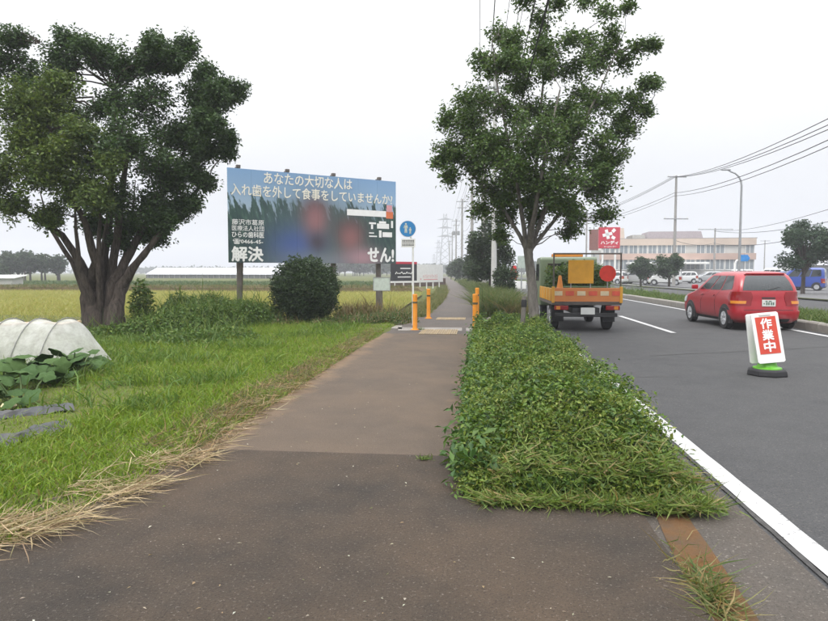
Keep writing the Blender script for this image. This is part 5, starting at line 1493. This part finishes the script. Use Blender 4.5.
# street lamp
q = at(739, 272, 50)
sl = thing('street_lamp', 'tall street lamp with curved arm reaching left over the opposite road', 'street lamp', (q.x, q.y, 0), 0)
zt_ = at(739, 171, 50).z; ux = 50 / F
pts = [(0, 0, 0), (0, 0, zt_ - 1.2)] + [(-1.0 * (1 - math.cos(a)), 0, zt_ - 1.2 + 1.1 * math.sin(a)) for a in (.35, .7, 1.05, 1.4)] + [(-14 * ux, 0, zt_ + .05)]
MB().tube(pts, [.11, .075, .07, .065, .06, .055, .05], 12).build('pole', M_STEEL, sl, True)
MB().box((-15.5 * ux, 0, zt_ + .06), (.75, .26, .12), 0, .75).build('lamp_head', M_STEEL, sl, bevel=.03)
MB().box((-15.5 * ux, 0, zt_ - .012), (.5, .18, .02)).build('lens', M_HEAD, sl)
MB().lathe([(.16, 0), (.16, .35), (.115, .4)], 12).build('base', M_STEEL, sl)
# lattice pylons far away
def pylon(px, d, ytop, label):
    q = at(px, 272, d); h = at(px, ytop, d).z; w = h * .085
    t = thing('pylon', label, 'pylon', (q.x, q.y, 0), 0, 'far transmission pylons')
    mb = MB(); r_ = d * .00035 + .05
    def hw(z): return w * (1 - .8 * z / h) + .25
    for sx, sy in ((-1, -1), (1, -1), (1, 1), (-1, 1)): mb.tube([(sx * hw(z), sy * hw(z), z) for z in (0, h * .5, h)], r_, 4)
    mb.build('legs', M_STEEL, t)
    br = MB(); n = 9
    for k_ in range(n):
        z0, z1 = h * k_ / n, h * (k_ + 1) / n
        for sy in (-1, 1):
            br.tube([(-hw(z0), sy * hw(z0), z0), (hw(z1), sy * hw(z1), z1)], r_ * .6, 4); br.tube([(hw(z0), sy * hw(z0), z0), (-hw(z1), sy * hw(z1), z1)], r_ * .6, 4)
    br.build('bracing', M_STEEL, t)
    for f in (.62, .76, .90):
        MB().add([(-w * 1.7, 0, h * f), (w * 1.7, 0, h * f), (0, .2, h * (f + .035)), (0, -.2, h * (f - .004))], [(0, 2, 3), (1, 3, 2), (0, 3, 2), (1, 2, 3)]).build('crossarm', M_STEEL, t)
pylon(445, 420, 214, 'nearest lattice pylon far beyond the footpath'); pylon(438.5, 640, 240, 'middle lattice pylon far away'); pylon(434, 800, 254, 'farthest lattice pylon just above the white billboard')

# ================================================================== ROADSIDE SIGNS FURTHER ON
def small_billboard(px0, px1, yt, yb_, d0, d1, label, face, legs):
    a = at(px0, 272, d0); b = at(px1, 272, d1); an = math.atan2(b.y - a.y, b.x - a.x); w = math.hypot(b.x - a.x, b.y - a.y)
    t = thing('roadside_billboard', label, 'billboard', (a.x, a.y, -.1), an, 'small billboards beside the far footpath')
    d = (d0 + d1) / 2; z1 = at(0, yt, d).z + .1; z0 = at(0, yb_, d).z + .1
    MB().box((w / 2, .03, (z0 + z1) / 2), (w, .06, z1 - z0)).build('panel', face, t)
    for q in range(legs): MB().tube([(w * (q + .5) / legs, .08, 0), (w * (q + .5) / legs, .08, z1 - .1)], .05, 8).build('leg', M_WHITE, t, True)
    return t, w, z0, z1
t, w, z0, z1 = small_billboard(391, 417, 264, 281, 50, 52, 'black billboard with red top strip and white script', simple('panel_black', (.022, .022, .026), .5), 3)
MB().box((w / 2, .028, z1 + .09), (w, .066, .18)).build('red_strip', M_RED, t); MB().box((w / 2, .028, z0 - .07), (w, .066, .14)).build('white_strip', M_WHITE, t)
sc_ = MB(); 
for k_ in range(7):
    x = w * (.2 + .1 * k_); sc_.tube([(x - .12, -.006, z0 + .55 + .04 * (k_ % 3)), (x, -.006, z0 + .72 - .1 * (k_ % 2)), (x + .13, -.006, z0 + .58)], .035, 4)
sc_.box((w * .5, -.004, z0 + .32), (w * .5, .006, .07)); sc_.box((w * .55, -.004, z0 + 1.0), (w * .4, .006, .08)); sc_.build('script_marks', M_LETTERW, t)
t, w, z0, z1 = small_billboard(417.5, 443, 264.5, 281.5, 53, 57, 'white billboard with faded red lettering', M_WHITE, 4)
MB().box((w / 2, .028, z0 - .03), (w, .066, .06)).build('lower_rail', M_WHITE, t)
rd = MB(); M_FRED = simple('faded_red', (.66, .28, .27), .6)
for k_ in range(9):
    x = w * (.22 + .065 * k_); hh = .22 + .06 * (k_ % 3)
    rd.box((x, -.006, z0 + .45), (.05, .006, hh)); rd.box((x + .04, -.0065, z0 + .42 + .1 * (k_ % 2)), (.11, .006, .04))
rd.box((w * .12, -.006, z0 + .22), (.14, .006, .12)); rd.box((w * .5, -.006, z0 + .18), (w * .55, .006, .07)); rd.build('red_marks', M_FRED, t)
# brown board fence behind them
a = at(389, 272, 58); b = at(446, 272, 66); an = math.atan2(b.y - a.y, b.x - a.x); w = math.hypot(b.x - a.x, b.y - a.y)
fe = thing('board_fence', 'low brown board fence behind the small billboards', 'fence', (a.x, a.y, -.1), an)
nb = int(w / .22); bme = MB().box((0, 0, .45), (.205, .03, .9)).mesh('board')
for k_ in range(nb): link('board', bme, simple('fence_brown', (.10, .065, .05), .85, .3, 3), fe, (k_ * .22 + .1, random.uniform(-.005, .005), random.uniform(-.02, .02)))
for zz in (.25, .7): MB().box((w / 2, .045, zz), (w, .04, .08)).build('rail', M_DARKSTEEL, fe)
# red shop sign seen past the tree trunk
q = at(512.5, 281, 44)
rsn = thing('red_shop_sign', 'red upright shop sign with round top left of the street tree trunk', 'shop sign', (q.x, q.y, 0), 0)
u = 44 / F
MB().prism([(-6 * u, .95 * 1), (4 * u, .95), (5 * u, 19 * u), (2 * u, 24 * u), (-1.5 * u, 24.5 * u), (-3 * u, 21 * u), (-2 * u, 17 * u), (-6 * u, 11 * u)], -.12, .12).build('panel', simple('shop_red', (.60, .05, .02), .5), rsn, bevel=.03)
MB().lathe([(2.6 * u, -.14), (2.6 * u, .14)], 20, (1.2 * u, 0, 25 * u), 'Y').build('round_top', simple('shop_red2', (.60, .03, .03), .5), rsn)
MB().box((0, 0, .5), (.3, .2, 1.0)).build('stand', M_STEEL, rsn)
q = at(511, 281, 41)
MB().box((q.x, q.y, .62), (1.9, .15, .5)).build('low_wall', M_WHITE, None, bevel=.02); tag(bpy.data.objects['low_wall'], 'low white wall beneath the red upright shop sign', 'wall')
q = at(521.5, 272, 28)
ws = thing('white_plate_sign', 'small pale rectangular sign behind the street tree trunk', 'sign', (q.x, q.y, -.03), 0)
z0, z1 = at(0, 268, 28).z, at(0, 256, 28).z
MB().box((0, 0, (z0 + z1) / 2 + .03), (.34, .02, z1 - z0)).build('plate', simple('plate_palegreen', (.40, .46, .42), .5), ws); MB().tube([(0, .03, 0), (0, .03, z1)], .03, 8).build('post', M_STEEL, ws)

# ================================================================== STORE SIDE
# red store sign
d = 84; q = at(608.5, 272, d); u = d / F
ss = thing('store_sign', 'square red store sign with white emblem on a pole', 'store sign', (q.x, q.y, 0), YAW * .3)
z0, z1 = at(0, 248.5, d).z, at(0, 227.5, d).z; hw = 10.3 * u
MB().box((0, 0, (z0 + z1) / 2), (hw * 2, .5, z1 - z0)).build('panel', M_RED, ss, bevel=.04)
for sx in (-1, 1): MB().tube([(sx * hw * .6, 0, 0), (sx * hw * .6, 0, z0 + .1)], .14, 10).build('post', M_WHITE, ss, True)
em = MB(); cz = z0 + (z1 - z0) * .66
def arm(x, z, w_, h_, rot):
    c, s = math.cos(rot), math.sin(rot)
    em.prism([(x + a * c - b * s, z + a * s + b * c) for a, b in ((-w_, -h_), (w_, -h_), (w_, h_), (-w_, h_))], -.275, -.255)
arm(-.28, cz, .62, .2, .25); arm(-.30, cz + .02, .2, .62, .25); arm(.52, cz + .5, .24, .2, .8); arm(.48, cz - .42, .24, .2, -.5)
em.build('emblem', M_LETTERW, ss)
lettering('ハンディ', -hw * .82, hw * .82, z0 + (z1 - z0) * .19, z0 + (z1 - z0) * .36, M_LETTERW, ss, y=-.262, bold=.04)
lettering('ホームセンター', -hw * .5, hw * .62, z0 + (z1 - z0) * .05, z0 + (z1 - z0) * .12, M_LETTERW, ss, y=-.262, bold=.03)
q = at(594, 272, 90)
o_ = thing('brown_sign', 'tall narrow brown and white sign left of the red store sign', 'sign', (q.x, q.y, 0), 0)
MB().box((-.1, 0, at(0, 240, 90).z), (1.2, .3, 2.9)).build('panel', simple('sign_brown', (.20, .085, .07), .6), o_); MB().box((.75, 0, at(0, 240, 90).z), (.45, .28, 2.9)).build('side_panel', M_WHITE, o_); MB().tube([(0, 0, 0), (0, 0, 4)], .15, 8).build('post', M_STEEL, o_)
# long two-storey store building
d = 118; u = d / F
a = at(600, 272, d); b = at(754, 272, d - 4); an = math.atan2(b.y - a.y, b.x - a.x); BWd = math.hypot(b.x - a.x, b.y - a.y)
bd = thing('store_building', 'long two-storey beige store building behind the car park', 'building', (a.x, a.y, 0), an)
M_BEIGE = simple('wall_beige', (.50, .41, .34), .8, .08, .6, grime=.15); M_PINKB = simple('band_pink', (.43, .31, .26), .8, .08, .5, grime=.1); M_PALEW = simple('wall_pale', (.46, .46, .44), .8, .08, .5, grime=.15)
zr = at(0, 240, d).z; z2 = at(0, 256.5, d).z
MB().box((BWd / 2, 7, zr / 2), (BWd, 14, zr)).build('wall', M_PALEW, bd)
for (za, zb2, mt) in ((zr - 1.05, zr + .12, M_BEIGE), (z2 - .62, z2 + .5, M_PINKB)):
    MB().box((BWd / 2, -.12, (za + zb2) / 2), (BWd + .3, .5, zb2 - za)).build('band', mt, bd)
MB().box((BWd / 2, 7, zr + .16), (BWd + .6, 14.6, .12)).build('roof', simple('roof_grey', (.22, .21, .21), .8), bd)
for (f0, f1, hh, mt) in ((.0, .19, 2.2, M_BEIGE), (.34, .72, 1.5, simple('roof_pinkgrey', (.30, .26, .27), .8)), (.24, .33, .9, M_CONC)):
    MB().box((BWd * (f0 + f1) / 2, 8, zr + .22 + hh / 2), (BWd * (f1 - f0), 7, hh), 0, .93).build('rooftop_block', mt, bd)
M_WIN = gloss('window_glass', (.22, .25, .27), .15)
nw = 16
wme = MB().box((0, 0, 0), (BWd / nw * .86, .06, 1.5)).mesh('pane'); fme = MB(); W_ = BWd / nw * .86
for sx in (-1, 0, 1): fme.box((sx * W_ / 2, -.05, 0), (.08, .08, 1.58))
for sz in (-1, 1): fme.box((0, -.048, sz * .77), (W_, .07, .08))
fme = fme.mesh('window_frame')
for k_ in range(nw):
    for (zc, sc) in (((zr - 1.05 + z2 + .5) / 2, 1.0), ((z2 - .62) / 2 + 1.0, 1.25)):
        if random.random() < .12: continue
        wdw = link('window', wme, M_WIN, bd, (BWd * (k_ + .5) / nw, -.03, zc)); wdw.scale = (1, 1, sc)
        f_ = link('frame', fme, M_WHITE, wdw)
ent = MB().box((BWd * .42, -2.2, 3.0), (BWd * .5, 4.2, .35)).build('canopy', M_WHITE, bd, bevel=.05)
# second low building at the right edge
q = at(822, 272, 70)
lb = thing('low_building', 'low building with pale grey roof behind the tree at the right edge', 'building', (q.x + 3, q.y, 0), .15)
MB().box((0, 3, 1.1), (9, 6, 2.2)).build('wall', M_PALEW, lb)
MB().add([(-4.9, -.6, 2.2), (4.9, -.6, 2.2), (4.9, 6.6, 2.2), (-4.9, 6.6, 2.2), (-4.2, 3, 2.95), (4.2, 3, 2.95)], [(0, 1, 5, 4), (2, 3, 4, 5), (1, 2, 5), (3, 0, 4), (3, 2, 1, 0)]).build('roof', simple('roof_pale', (.34, .34, .36), .7, .1, 2), lb)
for k_ in range(4): MB().box((-3.2 + 2.1 * k_, -.03, 1.25), (1.3, .08, 1.0)).build('window', M_WIN, lb)
# parked cars
CARS = [(626, 274.5, 74, 'white', 0, .9, 'white hatchback parked left of the car park trees'), (652, 274.5, 74, 'silver', 1, 1.0, 'silver minicar parked between the two car park trees'), (682, 275, 70, 'white', 1, 1.2, 'white minicar parked under the tall utility pole'),
        (697, 274, 80, 'white', 0, 1.57, 'white hatchback side-on in front of the store canopy'), (722, 274, 84, 'silver', 0, 1.57, 'silver hatchback parked near the lower utility pole'), (752, 274, 78, 'white', 1, 1.57, 'white minicar parked right of the street lamp'), (776, 275, 74, 'black', 0, 1.4, 'black hatchback parked behind the red car'),
        (790, 280, 52, 'white', 1, .3, 'small white minicar partly hidden left of the large car park tree'), (806, 281, 51, 'navy', 0, 1.2, 'dark blue hatchback parked below the large car park tree'), (826, 281, 49, 'blue', 1, 1.0, 'bright blue minicar parked at the right edge')]
PAINTS = {'white': car_paint('paint_white', (.62, .63, .63)), 'silver': car_paint('paint_silver', (.36, .37, .38)), 'black': car_paint('paint_black', (.03, .03, .033)), 'navy': car_paint('paint_navy', (.02, .04, .14)), 'blue': car_paint('paint_blue', (.03, .07, .33))}
for (px, py, d, c_, kind, rz, lab) in CARS:
    q = at(px, py, d); make_car('parked_car', lab, PAINTS[c_], BOXY if kind else HATCH, (q.x, q.y, .02), rz, 'cars parked in front of the store', detail=False)
# small posts and signs by the car park
q = at(735, 272, 56); o_ = thing('white_post', 'white bent guide post beside the street lamp', 'post', (q.x, q.y, 0), 0)
MB().tube([(0, 0, 0), (0, 0, 2.2), (.1, 0, 2.45), (.5, 0, 2.5)], .09, 8).build('tube', M_WHITE, o_, True); MB().lathe([(.18, 0), (.18, .08)], 12).build('foot', M_STEEL, o_)
q = at(744, 272, 54); o_ = thing('blue_arrow_sign', 'small blue direction sign right of the street lamp', 'road sign', (q.x, q.y, 0), 0)
MB().tube([(0, .05, 0), (0, .05, 3.0)], .04, 8).build('post', M_STEEL, o_, True); MB().prism([(-.35, 2.35), (.25, 2.35), (.45, 2.6), (.25, 2.9), (-.35, 2.9)], -.02, .02).build('plate', simple('arrow_blue', (.03, .22, .55), .4), o_)
q = at(772, 272, 60); o_ = thing('yellow_sign', 'small yellow sign panel in the car park left of the large tree', 'sign', (q.x, q.y, 0), 0)
MB().tube([(0, .05, 0), (0, .05, 1.7)], .04, 8).build('post', M_STEEL, o_); MB().box((0, 0, 1.6), (.6, .05, .45)).build('plate', simple('plate_yellow', (.62, .42, .05), .5), o_)

# ================================================================== FAR LEFT: GREENHOUSES
d = 140; u = d / F
a = at(146, 272, d + 6); b = at(300, 272, d - 4); an = math.atan2(b.y - a.y, b.x - a.x); L = math.hypot(b.x - a.x, b.y - a.y)
M_GHR = simple('greenhouse_roof', (.55, .56, .58), .5, .05, .4); M_GHW = simple('greenhouse_wall', (.11, .12, .115), .7, .35, 1.5)
ns_ = 3
for k_ in range(ns_):
    p_ = a.lerp(b, k_ / ns_)
    gh = thing('greenhouse', ['left end greenhouse of the pale roofed row beyond the field', 'middle greenhouse of the pale roofed row beyond the field', 'right end greenhouse of the row behind the billboard post'][k_], 'greenhouse', (p_.x, p_.y, 0), an, 'greenhouses beyond the field')
    l_ = L / ns_ - .15; z0 = at(0, 276.5, d).z; z1 = at(0, 267.5, d).z
    z0 = max(.9, z0 + .3)
    MB().box((l_ / 2, 4, z0 / 2 + .1), (l_, 8, z0 + .2)).build('wall', M_GHW, gh)
    MB().add([(-.1, -.35, z0), (l_ + .1, -.35, z0), (l_ + .1, 4, z1), (-.1, 4, z1), (l_ + .1, 8.35, z0), (-.1, 8.35, z0)], [(0, 1, 2, 3), (3, 2, 4, 5), (0, 3, 5), (1, 4, 2), (0, 5, 4, 1)]).build('roof', M_GHR, gh)
    for q in range(int(l_ / 1.4)): MB().box((.5 + q * 1.4, -.05, z0 / 2 + .05), (.09, .1, z0)).build('post', M_CONC, gh)
# little white shed roof at the left edge
q = at(4, 276, 60); o_ = thing('white_shed', 'small white-roofed shed at the left picture edge', 'shed', (q.x, q.y, 0), .2)
MB().box((0, 0, .45), (2.4, 2, .9)).build('wall', M_PALEW, o_); MB().add([(-1.5, -1.2, .85), (1.5, -1.2, .85), (1.5, 1.2, 1.1), (-1.5, 1.2, 1.1), (-1.5, -1.2, .93), (1.5, -1.2, .93), (1.5, 1.2, 1.18), (-1.5, 1.2, 1.18)], [(0, 1, 2, 3), (4, 5, 6, 7), (0, 1, 5, 4), (1, 2, 6, 5), (2, 3, 7, 6), (3, 0, 4, 7)]).build('roof', M_WHITE, o_)

# ================================================================== AIR
hz = MB().box((0, 400, 30), (2600, 1900, 62)).build('haze', None)
hz.data.materials.clear()
m = bpy.data.materials.new('haze_air'); m.use_nodes = True
t = m.node_tree; t.nodes.remove(t.nodes['Principled BSDF'])
v = t.nodes.new('ShaderNodeVolumePrincipled'); v.inputs['Color'].default_value = (.93, .95, 1, 1); v.inputs['Density'].default_value = .0013
t.links.new(v.outputs[0], t.nodes['Material Output'].inputs['Volume'])
hz.data.materials.append(m)
tag(hz, 'thin pale haze in the humid air over the whole place', 'haze', kind='stuff')
